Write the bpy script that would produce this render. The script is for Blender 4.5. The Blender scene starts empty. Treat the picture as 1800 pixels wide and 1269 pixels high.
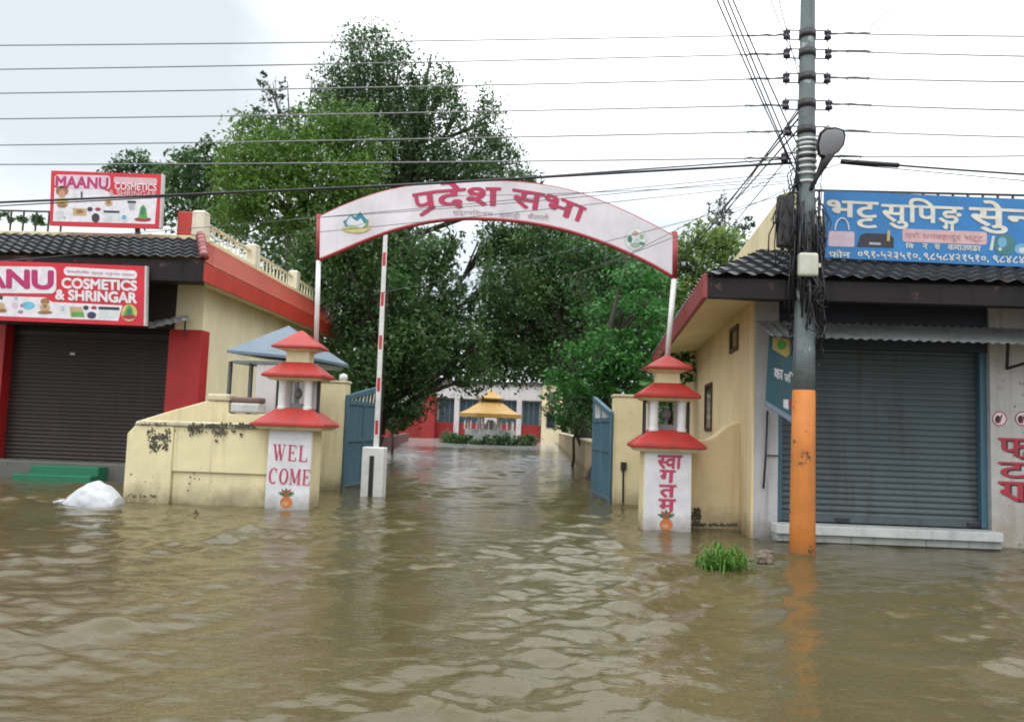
import bpy, bmesh, math, random
import numpy as np
from mathutils import Vector, Matrix
random.seed(7); RNG = np.random.default_rng(11)
S = bpy.context.scene
COL = S.collection
R = math.radians

# ------------------------------------------------------------------ camera (the street is X, the lane runs along +Y, flood level z = 0)
CAM = Vector((0, 0, 1.4)); FPX = 1400.0
YAW, PITCH, ROLL = R(2.05), R(4.66), R(2.0)
fw = Vector((-math.sin(YAW)*math.cos(PITCH), math.cos(YAW)*math.cos(PITCH), math.sin(PITCH)))
r0 = Vector((math.cos(YAW), math.sin(YAW), 0)); u0 = r0.cross(fw)
rt = r0*math.cos(ROLL)+u0*math.sin(ROLL); up = -r0*math.sin(ROLL)+u0*math.cos(ROLL)
def ray(px, py): return (rt*((px-900)/FPX)+up*((634.5-py)/FPX)+fw)
def P(px, py, Y):
    d = ray(px, py); return CAM+d*(Y/d.y)
def W(px, py, z=0.0):
    d = ray(px, py); return CAM+d*((z-CAM.z)/d.z)
def PX(px, Y, py=740): return P(px, py, Y).x
def PZ(px, py, Y): return P(px, py, Y).z

cd = bpy.data.cameras.new('camera'); cam = bpy.data.objects.new('camera', cd); COL.objects.link(cam)
cam.matrix_world = Matrix(((rt.x, up.x, -fw.x, CAM.x), (rt.y, up.y, -fw.y, CAM.y), (rt.z, up.z, -fw.z, CAM.z), (0, 0, 0, 1)))
cd.sensor_width = 36; cd.lens = FPX/1800*36; cd.clip_end = 2000; cd.clip_start = 0.05
S.camera = cam
S.view_settings.view_transform = 'Standard'; S.view_settings.look = 'None'; S.view_settings.exposure = 0.0
S.cycles.filter_width = 1.9
S.cycles.max_bounces = 8; S.cycles.transparent_max_bounces = 8

# ------------------------------------------------------------------ materials
def newmat(name):
    m = bpy.data.materials.new(name); m.use_nodes = True
    nt = m.node_tree; return m, nt, nt.nodes['Principled BSDF']
def N(nt, t, **kw):
    n = nt.nodes.new(t)
    for k, v in kw.items():
        if k in n.inputs: n.inputs[k].default_value = v
        else: setattr(n, k, v)
    return n
def L(nt, a, b): nt.links.new(a, b)
def c4(c): return (c[0], c[1], c[2], 1)
def mixc(nt, fac, a, b, mode='MIX'):
    n = nt.nodes.new('ShaderNodeMix'); n.data_type = 'RGBA'; n.blend_type = mode
    for s, v in ((0, fac), (6, a), (7, b)):
        if isinstance(v, (int, float)): n.inputs[s].default_value = v
        elif isinstance(v, tuple): n.inputs[s].default_value = c4(v)
        else: L(nt, v, n.inputs[s])
    return n.outputs[2]
def noise(nt, scale, detail=6, rough=0.6, sc=(1, 1, 1), obj=True):
    tc = nt.nodes.new('ShaderNodeTexCoord'); mp = nt.nodes.new('ShaderNodeMapping'); mp.inputs['Scale'].default_value = sc
    L(nt, tc.outputs['Object'], mp.inputs[0])
    n = N(nt, 'ShaderNodeTexNoise', Scale=scale, Detail=detail, Roughness=rough); L(nt, mp.outputs[0], n.inputs['Vector']); return n.outputs['Fac']
def ramp(nt, fac, a, b):
    n = nt.nodes.new('ShaderNodeMapRange'); n.inputs['From Min'].default_value = a; n.inputs['From Max'].default_value = b
    L(nt, fac, n.inputs['Value']); return n.outputs[0]
def paint(name, col, rough=0.55, dirt=(0.12, 0.1, 0.07), amt=0.35, streak=0.3, scale=1.5, bump=0.15, tide=None, spots=None, metal=0.0, spec=0.5):
    """painted or plastered surface with blotches, rain streaks, fine grain, and (tide) a dirty band a flood leaves"""
    m, nt, b = newmat(name)
    col = tuple(col); lo = tuple(c*0.72 for c in col)
    n1 = noise(nt, scale, 8, 0.65); c = mixc(nt, ramp(nt, n1, 0.3, 0.7), lo, col)
    if amt > 0:
        n2 = noise(nt, scale*2.3, 10, 0.75); c = mixc(nt, mul(nt, ramp(nt, n2, 0.56, 0.78), amt), c, dirt)
    if streak > 0:
        n3 = noise(nt, 2.2, 6, 0.6, (3.5, 3.5, 0.22)); c = mixc(nt, mul(nt, ramp(nt, n3, 0.52, 0.78), streak), c, dirt)
    if spots:
        n4 = noise(nt, spots[0], 5, 0.6); c = mixc(nt, ramp(nt, n4, spots[1], spots[1]+0.03), c, spots[2])
    if tide:
        g = nt.nodes.new('ShaderNodeNewGeometry'); sx = nt.nodes.new('ShaderNodeSeparateXYZ'); L(nt, g.outputs['Position'], sx.inputs[0])
        ns = noise(nt, 3.0, 6, 0.7); ad = nt.nodes.new('ShaderNodeMath'); ad.operation = 'MULTIPLY_ADD'; L(nt, ns, ad.inputs[0]); ad.inputs[1].default_value = -tide[0]; L(nt, sx.outputs[2], ad.inputs[2])
        c = mixc(nt, mul(nt, ramp(nt, ad.outputs[0], 0.02, -tide[0]*0.6), tide[1]), c, tide[2])
    L(nt, c, b.inputs['Base Color']); b.inputs['Roughness'].default_value = rough; b.inputs['Metallic'].default_value = metal
    b.inputs['Specular IOR Level'].default_value = spec
    if bump:
        nb = noise(nt, 28, 8, 0.7); bp = N(nt, 'ShaderNodeBump', Strength=bump, Distance=0.02); L(nt, nb, bp.inputs['Height']); L(nt, bp.outputs[0], b.inputs['Normal'])
    return m
def mul(nt, a, k):
    n = nt.nodes.new('ShaderNodeMath'); n.operation = 'MULTIPLY'; n.use_clamp = True; L(nt, a, n.inputs[0]); n.inputs[1].default_value = k; return n.outputs[0]
PLAIN = {}
def plain(col, rough=0.5, name='print'):
    k = (tuple(round(c, 3) for c in col), rough)
    if k not in PLAIN:
        PLAIN[k] = paint('%s_ink' % name, col, rough, amt=0.12, streak=0.08, scale=6, bump=0)
    return PLAIN[k]
def leafmat(name, dark, light, tr=0.35):
    m, nt, b = newmat(name)
    g = nt.nodes.new('ShaderNodeNewGeometry')
    big = noise(nt, 0.55, 3, 0.5)
    add = nt.nodes.new('ShaderNodeMath'); add.operation = 'ADD'
    L(nt, mul(nt, g.outputs['Random Per Island'], 0.55), add.inputs[0]); L(nt, ramp(nt, big, 0.3, 0.9), add.inputs[1])
    c = mixc(nt, mul(nt, add.outputs[0], 0.8), dark, light)
    L(nt, c, b.inputs['Base Color']); b.inputs['Roughness'].default_value = 0.45; b.inputs['Specular IOR Level'].default_value = 0.35
    t = nt.nodes.new('ShaderNodeBsdfTranslucent'); L(nt, c, t.inputs[0])
    mx = nt.nodes.new('ShaderNodeMixShader'); mx.inputs[0].default_value = tr
    out = nt.nodes['Material Output']; L(nt, b.outputs[0], mx.inputs[1]); L(nt, t.outputs[0], mx.inputs[2]); L(nt, mx.outputs[0], out.inputs[0])
    return m

MOLD = (0.05, 0.05, 0.035); MUD = (0.16, 0.13, 0.075)
M = {}
M['cream'] = paint('cream_wall_paint', (0.76, 0.67, 0.41), 0.65, (0.26, 0.20, 0.10), 0.5, 0.4, 0.9, 0.15, tide=(0.65, 0.85, (0.11, 0.09, 0.05)))
M['pale_post'] = paint('weathered_pale_paint', (0.70, 0.66, 0.52), 0.65, MOLD, 0.45, 0.45, 2.0, 0.2)
M['cream_house'] = paint('cream_house_paint', (0.88, 0.79, 0.52), 0.65, (0.42, 0.31, 0.16), 0.3, 0.2, 0.5, 0.1, tide=(0.35, 0.5, MUD))
M['buff_house'] = paint('buff_house_paint', (0.82, 0.66, 0.40), 0.65, (0.40, 0.29, 0.15), 0.45, 0.35, 0.6, 0.1, tide=(0.65, 0.85, (0.12, 0.095, 0.05)))
M['cream_mold'] = paint('moldy_cream_paint', (0.62, 0.55, 0.38), 0.75, MOLD, 0.9, 0.5, 2.2, 0.3)
M['white_wall'] = paint('whitewashed_wall', (0.48, 0.48, 0.49), 0.7, (0.16, 0.14, 0.11), 0.7, 0.6, 1.1, 0.2, tide=(0.7, 0.9, (0.10, 0.085, 0.06)))
M['peel_wall'] = paint('peeling_white_wall', (0.50, 0.49, 0.48), 0.75, (0.14, 0.12, 0.10), 0.85, 0.6, 1.6, 0.35, tide=(1.6, 0.9, (0.24, 0.19, 0.12)), spots=(3.2, 0.61, (0.24, 0.20, 0.15)))
M['pillar_white'] = paint('pillar_white_paint', (0.72, 0.72, 0.75), 0.6, (0.35, 0.33, 0.3), 0.25, 0.2, 2.0, 0.1, tide=(0.45, 0.8, (0.13, 0.11, 0.07)))
M['red'] = paint('red_roof_paint', (0.40, 0.024, 0.018), 0.45, (0.13, 0.03, 0.022), 0.75, 0.6, 3.0, 0.1)
M['red_wall'] = paint('red_wall_paint', (0.45, 0.018, 0.018), 0.5, (0.12, 0.02, 0.02), 0.3, 0.25, 1.5, 0.1)
M['red_skirt'] = paint('red_tile_paint', (0.50, 0.04, 0.022), 0.5, (0.16, 0.03, 0.02), 0.45, 0.45, 1.6, 0.25)
M['maroon'] = paint('maroon_fascia_paint', (0.26, 0.035, 0.04), 0.5, (0.06, 0.02, 0.02), 0.5, 0.4, 1.8, 0.2)
M['tile'] = paint('wet_grey_roof_tile', (0.045, 0.05, 0.058), 0.36, (0.012, 0.013, 0.013), 0.85, 0.5, 2.0, 0.2)
M['fascia_dark'] = paint('blackened_fascia', (0.022, 0.019, 0.020), 0.7, (0.006, 0.006, 0.006), 0.95, 0.9, 1.7, 0.5, spots=(2.6, 0.60, (0.075, 0.04, 0.04)), spec=0.2)
M['soffit_dark'] = paint('soffit_shade_paint', (0.036, 0.031, 0.026), 0.7, (0.02, 0.02, 0.02), 0.6, 0.3, 1.8, 0.2)  # gloom under the front eaves put into the colour; lintel shares it
M['shutter_brown'] = paint('dark_brown_shutter', (0.034, 0.023, 0.021), 0.45, (0.09, 0.05, 0.045), 0.5, 0.35, 1.6, 0.05)
M['shutter_grey'] = paint('slate_grey_shutter', (0.068, 0.094, 0.105), 0.5, (0.045, 0.036, 0.028), 0.85, 0.85, 1.3, 0.08)
M['navy'] = paint('navy_lintel', (0.015, 0.025, 0.05), 0.5, (0.01, 0.01, 0.01), 0.3, 0.2)
M['blue_metal'] = paint('blue_gate_metal', (0.055, 0.135, 0.19), 0.42, (0.05, 0.07, 0.07), 0.4, 0.35, 1.6, 0.06, tide=(0.3, 0.5, MUD))
M['blue_roof'] = paint('blue_grey_sheet', (0.12, 0.175, 0.225), 0.5, (0.12, 0.15, 0.17), 0.3, 0.25, 2.0, 0.05)
M['galv'] = paint('galvanised_sheet', (0.62, 0.64, 0.64), 0.5, (0.16, 0.14, 0.12), 0.7, 0.6, 2.0, 0.05)
M['white_metal'] = paint('white_metal_paint', (0.72, 0.73, 0.72), 0.4, (0.3, 0.25, 0.2), 0.3, 0.2, 3.0, 0.03)
M['red_stripe'] = paint('red_stripe_paint', (0.55, 0.02, 0.03), 0.4, amt=0.15, streak=0.1)
M['black_metal'] = paint('black_metal', (0.02, 0.02, 0.022), 0.5, (0.05, 0.03, 0.02), 0.4, 0.2)
M['wire'] = plain((0.085, 0.09, 0.095), 0.5, 'wire'); M['line'] = plain((0.22, 0.23, 0.24), 0.5, 'line'); M['cable'] = plain((0.012, 0.012, 0.016), 0.5, 'cable')
M['porcelain'] = plain((0.02, 0.015, 0.03), 0.25, 'insulator')
M['concrete_pole'] = paint('grey_concrete_pole', (0.165, 0.20, 0.205), 0.75, (0.025, 0.03, 0.03), 0.95, 1.0, 3.2, 0.5, spots=(5.0, 0.62, (0.33, 0.36, 0.36)))
M['orange'] = paint('orange_pole_paint', (0.56, 0.19, 0.03), 0.65, (0.28, 0.11, 0.04), 0.8, 0.8, 2.4, 0.25, spots=(4.4, 0.61, (0.10, 0.055, 0.03)), tide=(0.3, 0.35, MUD))
M['box_white'] = paint('pale_box_plastic', (0.55, 0.56, 0.47), 0.45, (0.3, 0.28, 0.2), 0.3, 0.3, 4.0, 0.02)
M['sign_white'] = paint('white_sign_sheet', (0.70, 0.67, 0.71), 0.42, (0.4, 0.36, 0.36), 0.22, 0.3, 1.4, 0.03)
M['sign_red'] = paint('red_sign_print', (0.62, 0.012, 0.03), 0.4, amt=0.12, streak=0.12)
M['sign_blue'] = paint('blue_sign_print', (0.025, 0.20, 0.50), 0.4, (0.02, 0.12, 0.30), 0.4, 0.2, 1.6, 0)
M['ledge'] = paint('white_tile_ledge', (0.52, 0.54, 0.53), 0.4, (0.16, 0.15, 0.13), 0.7, 0.5, 2.0, 0.1)
M['plinth'] = paint('wet_plinth', (0.12, 0.12, 0.11), 0.5, (0.04, 0.04, 0.035), 0.6, 0.4, 2.5, 0.3)
M['green_step'] = paint('green_step_paint', (0.012, 0.16, 0.08), 0.4, (0.02, 0.08, 0.05), 0.4, 0.2, 3.0, 0.1)
M['sack'] = paint('white_woven_sack', (0.52, 0.54, 0.57), 0.5, (0.25, 0.23, 0.19), 0.6, 0.0, 3.0, 0.2)
M['brown_frame'] = paint('brown_window_frame', (0.10, 0.045, 0.025), 0.5)
M['dark_glass'] = paint('dark_window_glass', (0.025, 0.035, 0.045), 0.08, amt=0.1, streak=0, bump=0)
M['gold'] = paint('golden_roof_paint', (0.44, 0.26, 0.05), 0.5, (0.20, 0.11, 0.03), 0.8, 0.8, 1.0, 0.1)
M['bark'] = paint('dark_bark', (0.045, 0.036, 0.028), 0.85, (0.02, 0.018, 0.015), 0.6, 0.4, 3.0, 0.6)
M['stone'] = paint('broken_masonry', (0.06, 0.052, 0.045), 0.85, (0.03, 0.028, 0.025), 0.8, 0.2, 5.0, 0.6)
M['hall_white'] = paint('hall_white_paint', (0.62, 0.59, 0.60), 0.6, (0.22, 0.20, 0.19), 0.5, 0.6, 0.5, 0.05)
M['hall_red'] = paint('hall_red_paint', (0.33, 0.02, 0.022), 0.6, (0.12, 0.03, 0.03), 0.6, 0.6, 0.6, 0.1)
M['cream_far'] = paint('hall_cream_paint', (0.74, 0.64, 0.42), 0.6, amt=0.25, streak=0.2, scale=0.6)
M['hall_glass'] = paint('hall_window_glass', (0.05, 0.085, 0.11), 0.2, amt=0.2, streak=0.1, scale=0.5, bump=0)
M['driveway'] = paint('wet_driveway', (0.32, 0.32, 0.31), 0.14, (0.2, 0.19, 0.17), 0.5, 0.0, 0.5, 0.05)
M['lane_wall'] = paint('dirty_lane_wall', (0.42, 0.33, 0.19), 0.75, MOLD, 0.7, 0.6, 0.8, 0.3, tide=(0.4, 0.6, MUD))
M['lane_red'] = paint('faded_red_kerb', (0.13, 0.03, 0.025), 0.7, MOLD, 0.6, 0.5, 1.0, 0.3)
M['ground'] = paint('silty_ground', (0.14, 0.11, 0.07), 0.9, (0.05, 0.06, 0.03), 0.6, 0, 0.4, 0.3)
M['lens'] = paint('lamp_lens', (0.17, 0.17, 0.18), 0.25, amt=0.2, streak=0.1, bump=0)
M['leaf_dark'] = leafmat('dark_leaf', (0.022, 0.060, 0.020), (0.100, 0.195, 0.060))
M['leaf_tall'] = leafmat('tall_tree_leaf', (0.030, 0.066, 0.028), (0.11, 0.195, 0.072))
M['leaf_bright'] = leafmat('bright_leaf', (0.030, 0.084, 0.016), (0.125, 0.235, 0.036))
M['leaf_mid'] = leafmat('mid_green_leaf', (0.018, 0.062, 0.018), (0.08, 0.19, 0.05))
M['leaf_feather'] = leafmat('feathery_leaf', (0.020, 0.095, 0.020), (0.085, 0.27, 0.06))
M['leaf_pale'] = leafmat('pale_leaf', (0.08, 0.15, 0.035), (0.22, 0.33, 0.10))
M['leaf_grey'] = leafmat('grey_green_leaf', (0.04, 0.06, 0.045), (0.10, 0.14, 0.10))
M['weed'] = leafmat('weed_blade', (0.045, 0.13, 0.018), (0.15, 0.31, 0.05))

# ------------------------------------------------------------------ objects
ORG = {}
def thing(name, label, cat, loc=(0, 0, 0), group=None):
    o = bpy.data.objects.new(name, None); COL.objects.link(o); o.location = loc; o.empty_display_size = 0.2
    o['label'] = label; o['category'] = cat
    if group: o['group'] = group
    ORG[o.name] = Vector(loc); return o
def tag(o, label, cat, group=None):
    o['label'] = label; o['category'] = cat
    if group: o['group'] = group
    return o
class MB:
    def __init__(s): s.v = []; s.f = []; s.mi = []
    def add(s, vs, fs, mi=0):
        b = len(s.v); s.v += [tuple(v) for v in vs]; s.f += [tuple(i+b for i in f) for f in fs]; s.mi += [mi]*len(fs); return s
    def box(s, x0, x1, y0, y1, z0, z1, mi=0):
        vs = [(x, y, z) for z in (z0, z1) for y in (y0, y1) for x in (x0, x1)]
        return s.add(vs, [(0, 2, 3, 1), (4, 5, 7, 6), (0, 1, 5, 4), (2, 6, 7, 3), (0, 4, 6, 2), (1, 3, 7, 5)], mi)
    def hexa(s, b, t, mi=0):
        """four bottom points and the four above them, both counter-clockwise from above"""
        n = len(b); return s.add(list(b)+list(t), [tuple(range(n-1, -1, -1)), tuple(range(n, 2*n))]+[(i, (i+1) % n, n+(i+1) % n, n+i) for i in range(n)], mi)
    def prism_y(s, poly, y0, y1, mi=0):
        """polygon in x,z (counter-clockwise seen from the front) extruded in y"""
        n = len(poly); vs = [(x, y0, z) for x, z in poly]+[(x, y1, z) for x, z in poly]
        return s.add(vs, [tuple(range(n)), tuple(range(2*n-1, n-1, -1))]+[(i, n+i, n+(i+1) % n, (i+1) % n) for i in range(n)], mi)
    def tube(s, pts, rad, n=8, mi=0, cap=True):
        pts = [Vector(p) for p in pts]; m = len(pts); rs = rad if isinstance(rad, (list, tuple)) else [rad]*m
        vs = []; ref = None
        for i, p in enumerate(pts):
            t = (pts[min(i+1, m-1)]-pts[max(i-1, 0)]).normalized()
            if ref is None: ref = Vector((1, 0, 0)) if abs(t.x) < 0.8 else Vector((0, 1, 0))
            a = (ref-t*ref.dot(t)).normalized(); ref = a; b = t.cross(a)
            vs += [p+(a*math.cos(2*math.pi*k/n)+b*math.sin(2*math.pi*k/n))*rs[i] for k in range(n)]
        fs = [(i*n+k, i*n+(k+1) % n, (i+1)*n+(k+1) % n, (i+1)*n+k) for i in range(m-1) for k in range(n)]
        if cap: fs += [tuple(range(n-1, -1, -1)), tuple(range((m-1)*n, m*n))]
        return s.add(vs, fs, mi)
    def frustum(s, cx, cy, z0, z1, a0, b0, a1, b1, n=4, mi=0):
        """rectangular frustum: half sizes a (x) and b (y)"""
        q = [(-1, -1), (1, -1), (1, 1), (-1, 1)]
        return s.hexa([(cx+i*a0, cy+j*b0, z0) for i, j in q], [(cx+i*a1, cy+j*b1, z1) for i, j in q], mi)
    def lathe(s, prof, c, n=16, mi=0):
        vs = [(c[0]+r*math.cos(2*math.pi*k/n), c[1]+r*math.sin(2*math.pi*k/n), c[2]+z) for r, z in prof for k in range(n)]
        m = len(prof); fs = [(i*n+k, i*n+(k+1) % n, (i+1)*n+(k+1) % n, (i+1)*n+k) for i in range(m-1) for k in range(n)]
        return s.add(vs, fs+[tuple(range(n-1, -1, -1)), tuple(range((m-1)*n, m*n))], mi)
    def build(s, name, mats, parent=None, smooth=False, bevel=0, loc=None):
        if not isinstance(mats, (list, tuple)): mats = [mats]
        org = Vector((0, 0, 0))
        if parent: org = ORG[parent.name]
        elif loc is not None: org = Vector(loc)
        me = bpy.data.meshes.new(name)
        me.from_pydata([(v[0]-org.x, v[1]-org.y, v[2]-org.z) for v in s.v], [], s.f)
        for m in mats: me.materials.append(m)
        if len(mats) > 1: me.polygons.foreach_set('material_index', s.mi)
        if smooth: me.polygons.foreach_set('use_smooth', [True]*len(me.polygons))
        me.update()
        o = bpy.data.objects.new(name, me); COL.objects.link(o)
        if parent: o.parent = parent
        else: o.location = org
        ORG[o.name] = org
        if bevel:
            md = o.modifiers.new('edge', 'BEVEL'); md.width = bevel; md.segments = 2; md.limit_method = 'ANGLE'
        return o

# ------------------------------------------------------------------ writing
def glyphs(s):
    c = bpy.data.curves.new('type', 'FONT'); c.body = s; c.size = 1; c.resolution_u = 4
    o = bpy.data.objects.new('type', c); COL.objects.link(o)
    dg = bpy.context.evaluated_depsgraph_get(); me = bpy.data.meshes.new_from_object(o.evaluated_get(dg))
    bpy.data.objects.remove(o); bpy.data.curves.remove(c)
    bm = bmesh.new(); bm.from_mesh(me); bpy.data.meshes.remove(me); return bm
def clip(bm, x=None, y=None, keep='low'):
    co, no = ((x, 0, 0), (1, 0, 0)) if x is not None else ((0, y, 0), (0, 1, 0))
    bmesh.ops.bisect_plane(bm, geom=bm.verts[:]+bm.edges[:]+bm.faces[:], plane_co=co, plane_no=no, clear_outer=(keep == 'low'), clear_inner=(keep == 'high'))
def compose(items):
    """items: text or (text, dict(dx, dy, sx, sy, adv, cx, cy)) or ('/', points) -> 2-D points and faces"""
    V = []; F = []; pen = 0.0
    for it in items:
        if isinstance(it, tuple) and it[0] == '/':
            b = len(V); V += [(pen+x, y) for x, y in it[1]]; F.append(tuple(range(b, b+len(it[1])))); continue
        t, d = (it, {}) if isinstance(it, str) else it
        if t == ' ': pen += 0.28; continue
        bm = glyphs(t)
        if 'cx' in d: clip(bm, x=d['cx'])
        if 'cy' in d: clip(bm, y=d['cy'])
        bm.verts.ensure_lookup_table(); bm.verts.index_update()
        sx, sy = d.get('sx', 1), d.get('sy', 1); b = len(V)
        V += [(pen+v.co.x*sx+d.get('dx', 0), v.co.y*sy+d.get('dy', 0)) for v in bm.verts]
        F += [tuple(b+v.index for v in f.verts) for f in bm.faces]
        w = max(v.co.x for v in bm.verts)*sx; bm.free()
        pen += d.get('adv', w)
    return V, F
def lettering(name, parent, items, mapf, mat, bold=0.02, e0=0.004, box=None):
    """mapf(u, v, e): u, v in 0..1 over the text's box; e: how far it stands off the surface (the paint is laid in coats, so no two lie in one plane)"""
    V, F = compose(items) if not isinstance(items, tuple) else items
    xs = [v[0] for v in V]; ys = [v[1] for v in V]
    x0, x1, y0, y1 = box or (min(xs), max(xs), min(ys), max(ys))
    mb = MB(); offs = [(0, 0)]
    if bold: offs += [(bold*math.cos(a), bold*math.sin(a)) for a in [k*math.pi/3 for k in range(6)]]
    for k, (a, b) in enumerate(offs):
        mb.add([mapf((x+a-x0)/(x1-x0), (y+b-y0)/(y1-y0), e0+0.0005*k) for x, y in V], F)
    return mb.build(name, mat, parent)
def quadmap(TL, TR, BL, BR, Y):
    def f(u, v, e):
        x = (BL[0]*(1-u)+BR[0]*u)*(1-v)+(TL[0]*(1-u)+TR[0]*u)*v
        y = (BL[1]*(1-u)+BR[1]*u)*(1-v)+(TL[1]*(1-u)+TR[1]*u)*v
        return P(x, y, Y-e)
    return f
def decal(mb, pts, Y, e, mi=0):
    mb.add([P(x, y, Y-e) for x, y in pts], [tuple(range(len(pts)))], mi)
def ell(cx, cy, rx, ry, n=18, a0=0, a1=360):
    full = (a1-a0) >= 360
    return [(cx+rx*math.cos(R(a0+(a1-a0)*k/(n if full else n-1))), cy+ry*math.sin(R(a0+(a1-a0)*k/(n if full else n-1)))) for k in range(n)]
def rr(x0, y0, x1, y1, r, sl=0.03):
    p = []
    for cx, cy, a in ((x1-r, y0+r, -90), (x1-r, y1-r, 0), (x0+r, y1-r, 90), (x0+r, y0+r, 180)):
        for k in range(5): p.append((cx+r*math.cos(R(a+22.5*k)), cy+r*math.sin(R(a+22.5*k))))
    return [(x, y+sl*(x-x0)) for x, y in p]

# ------------------------------------------------------------------ ground, driveway, water
def gz(y): return -0.5 if y < 30 else (-0.5+0.52*(y-30)/26 if y < 56 else 0.02+min(0.10, 0.006*(y-56)))
mb = MB(); ys = [-60, 0, 15, 30, 34, 38, 42, 46, 50, 53, 56, 60, 66, 72, 80, 100, 200, 600]; xs = [-500, -120, -60, -30, -12, 12, 30, 60, 120, 500]
mb.add([(x, y, gz(y)) for y in ys for x in xs], [(j*10+i, j*10+i+1, (j+1)*10+i+1, (j+1)*10+i) for j in range(len(ys)-1) for i in range(9)])
o = mb.build('ground', M['ground']); o['kind'] = 'structure'
mb = MB(); ys = [44, 47, 50, 54, 58, 62, 70]
def dz(y): return max(gz(y)+0.02, -0.03+0.13*min(1, (y-44)/14))
mb.add([(x*(1 if y > 40 else 1), y, dz(y)) for y in ys for x in (-9.5, -3, 1.4)], [(j*3+i, j*3+i+1, (j+1)*3+i+1, (j+1)*3+i) for j in range(len(ys)-1) for i in range(2)])
o = mb.build('driveway', M['driveway']); o['kind'] = 'structure'

def water():
    n, m = 1100, 800
    Y = 0.7*(64/0.7)**(np.arange(n)/(n-1)); t = np.linspace(-1.15, 1.15, m)
    X = t[None, :]*(Y[:, None]+0.8); YY = np.repeat(Y[:, None], m, 1); Z = np.zeros_like(X)
    dy = Y*math.log(64/0.7)/n
    r = np.random.default_rng(5)
    amp = 0.80+0.45*np.sin(0.9*X+0.35*YY+1.0)*np.sin(0.55*YY-0.4*X+0.4)+0.30*np.sin(2.1*X-1.3*YY+2.0+np.sin(1.1*YY))
    amp = np.clip(amp, 0.18, None)
    far = 1/(1+(YY/10.0)**1.8)
    for k in range(90):
        lam = 0.10*(10.0)**(r.random())
        th = r.normal(math.pi/2+0.22, 0.62)
        kx, ky = 2*math.pi/lam*math.cos(th), 2*math.pi/lam*math.sin(th)
        slope = 0.030 if lam < 0.26 else 0.030
        a = slope*lam/(2*math.pi)
        fade = np.clip((lam/dy-2.6)/3, 0, 1)[:, None]
        ph = kx*X+ky*YY+r.random()*6.283+0.9*np.sin(1.3*X+0.9*YY+k)
        Z += a*fade*np.sin(ph)
    Z *= amp*(0.55+0.45*far)
    Z += 6.0*Z*np.abs(Z)
    V = np.stack([X, YY, Z], -1).reshape(-1, 3)
    i = np.arange(n-1)[:, None]*m+np.arange(m-1)[None, :]
    Fq = np.stack([i, i+1, i+m+1, i+m], -1).reshape(-1, 4)
    me = bpy.data.meshes.new('water'); me.vertices.add(len(V)); me.vertices.foreach_set('co', V.astype(np.float32).ravel())
    me.loops.add(Fq.size); me.loops.foreach_set('vertex_index', Fq.astype(np.int32).ravel())
    me.polygons.add(len(Fq)); me.polygons.foreach_set('loop_start', np.arange(0, Fq.size, 4, dtype=np.int32)); me.polygons.foreach_set('use_smooth', np.ones(len(Fq), bool))
    me.update(); me.validate()
    mt, nt, b = newmat('muddy_flood_water')
    n1 = noise(nt, 0.6, 5, 0.6); c = mixc(nt, ramp(nt, n1, 0.3, 0.7), WATER_A, WATER_B)
    L(nt, c, b.inputs['Base Color']); b.inputs['Roughness'].default_value = 0.05; b.inputs['IOR'].default_value = 1.36
    nb = noise(nt, 11, 4, 0.55, (0.8, 1.5, 1)); nb2 = noise(nt, 34, 3, 0.5, (0.8, 1.4, 1))
    ad = nt.nodes.new('ShaderNodeMath'); ad.operation = 'MULTIPLY_ADD'; L(nt, nb2, ad.inputs[0]); ad.inputs[1].default_value = 0.3; L(nt, nb, ad.inputs[2])
    bp = N(nt, 'ShaderNodeBump', Strength=1.0, Distance=0.0075); L(nt, ad.outputs[0], bp.inputs['Height']); L(nt, bp.outputs[0], b.inputs['Normal'])
    me.materials.append(mt)
    o = bpy.data.objects.new('water', me); COL.objects.link(o); o['kind'] = 'structure'
WATER_A, WATER_B = (0.066, 0.056, 0.025), (0.092, 0.077, 0.036)
water()

# ------------------------------------------------------------------ shared builders
def shutter(name, parent, mat, x0, x1, z0, z1, y, pitch=0.085, dep=0.022):
    mb = MB(); prof = []; z = z0
    while z < z1-1e-4:
        for a, d in ((0, 0), (0.30, -dep), (0.55, -dep*0.9), (0.85, 0)):
            if z+a*pitch <= z1: prof.append((z+a*pitch, y+d))
        z += pitch
    prof.append((z1, y)); n = len(prof)
    vs = [(x0, yy, zz) for zz, yy in prof]+[(x1, yy, zz) for zz, yy in prof]
    mb.add(vs, [(i, n+i, n+i+1, i+1) for i in range(n-1)])
    return mb.build(name, mat, parent)
def tiles(mb, a, b, c, d, nt, nr, h=0.03):
    """pantiles: a-b the eave (left to right seen from outside), d-c the top"""
    a, b, c, d = map(Vector, (a, b, c, d)); nrm = (b-a).cross(d-a).normalized(); K = 6; rows = []
    for r in range(nr):
        rows += [(r/nr, 0.045), ((r+0.97)/nr, 0.0)]
    cols = nt*K+1; base = []
    for v, lift in rows:
        for i in range(cols):
            u = i/(cols-1); p = (a*(1-u)+b*u)*(1-v)+(d*(1-u)+c*u)*v
            w = math.sin(2*math.pi*(i % K)/K+0.6)
            base.append(p+nrm*(h*w*0.8+lift+h))
    mb.add(base, [(j*cols+i, j*cols+i+1, (j+1)*cols+i+1, (j+1)*cols+i) for j in range(len(rows)-1) for i in range(cols-1)])
    return nrm
def corrugated(mb, a, b, c, d, n):
    a, b, c, d = map(Vector, (a, b, c, d)); nrm = (b-a).cross(d-a).normalized(); vs = []
    K = n*4
    for i in range(K+1):
        u = i/K; h = nrm*0.012*math.sin(2*math.pi*u*n)
        vs += [a*(1-u)+b*u+h, d*(1-u)+c*u+h]
    mb.add(vs, [(2*i, 2*i+2, 2*i+3, 2*i+1) for i in range(K)])

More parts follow.
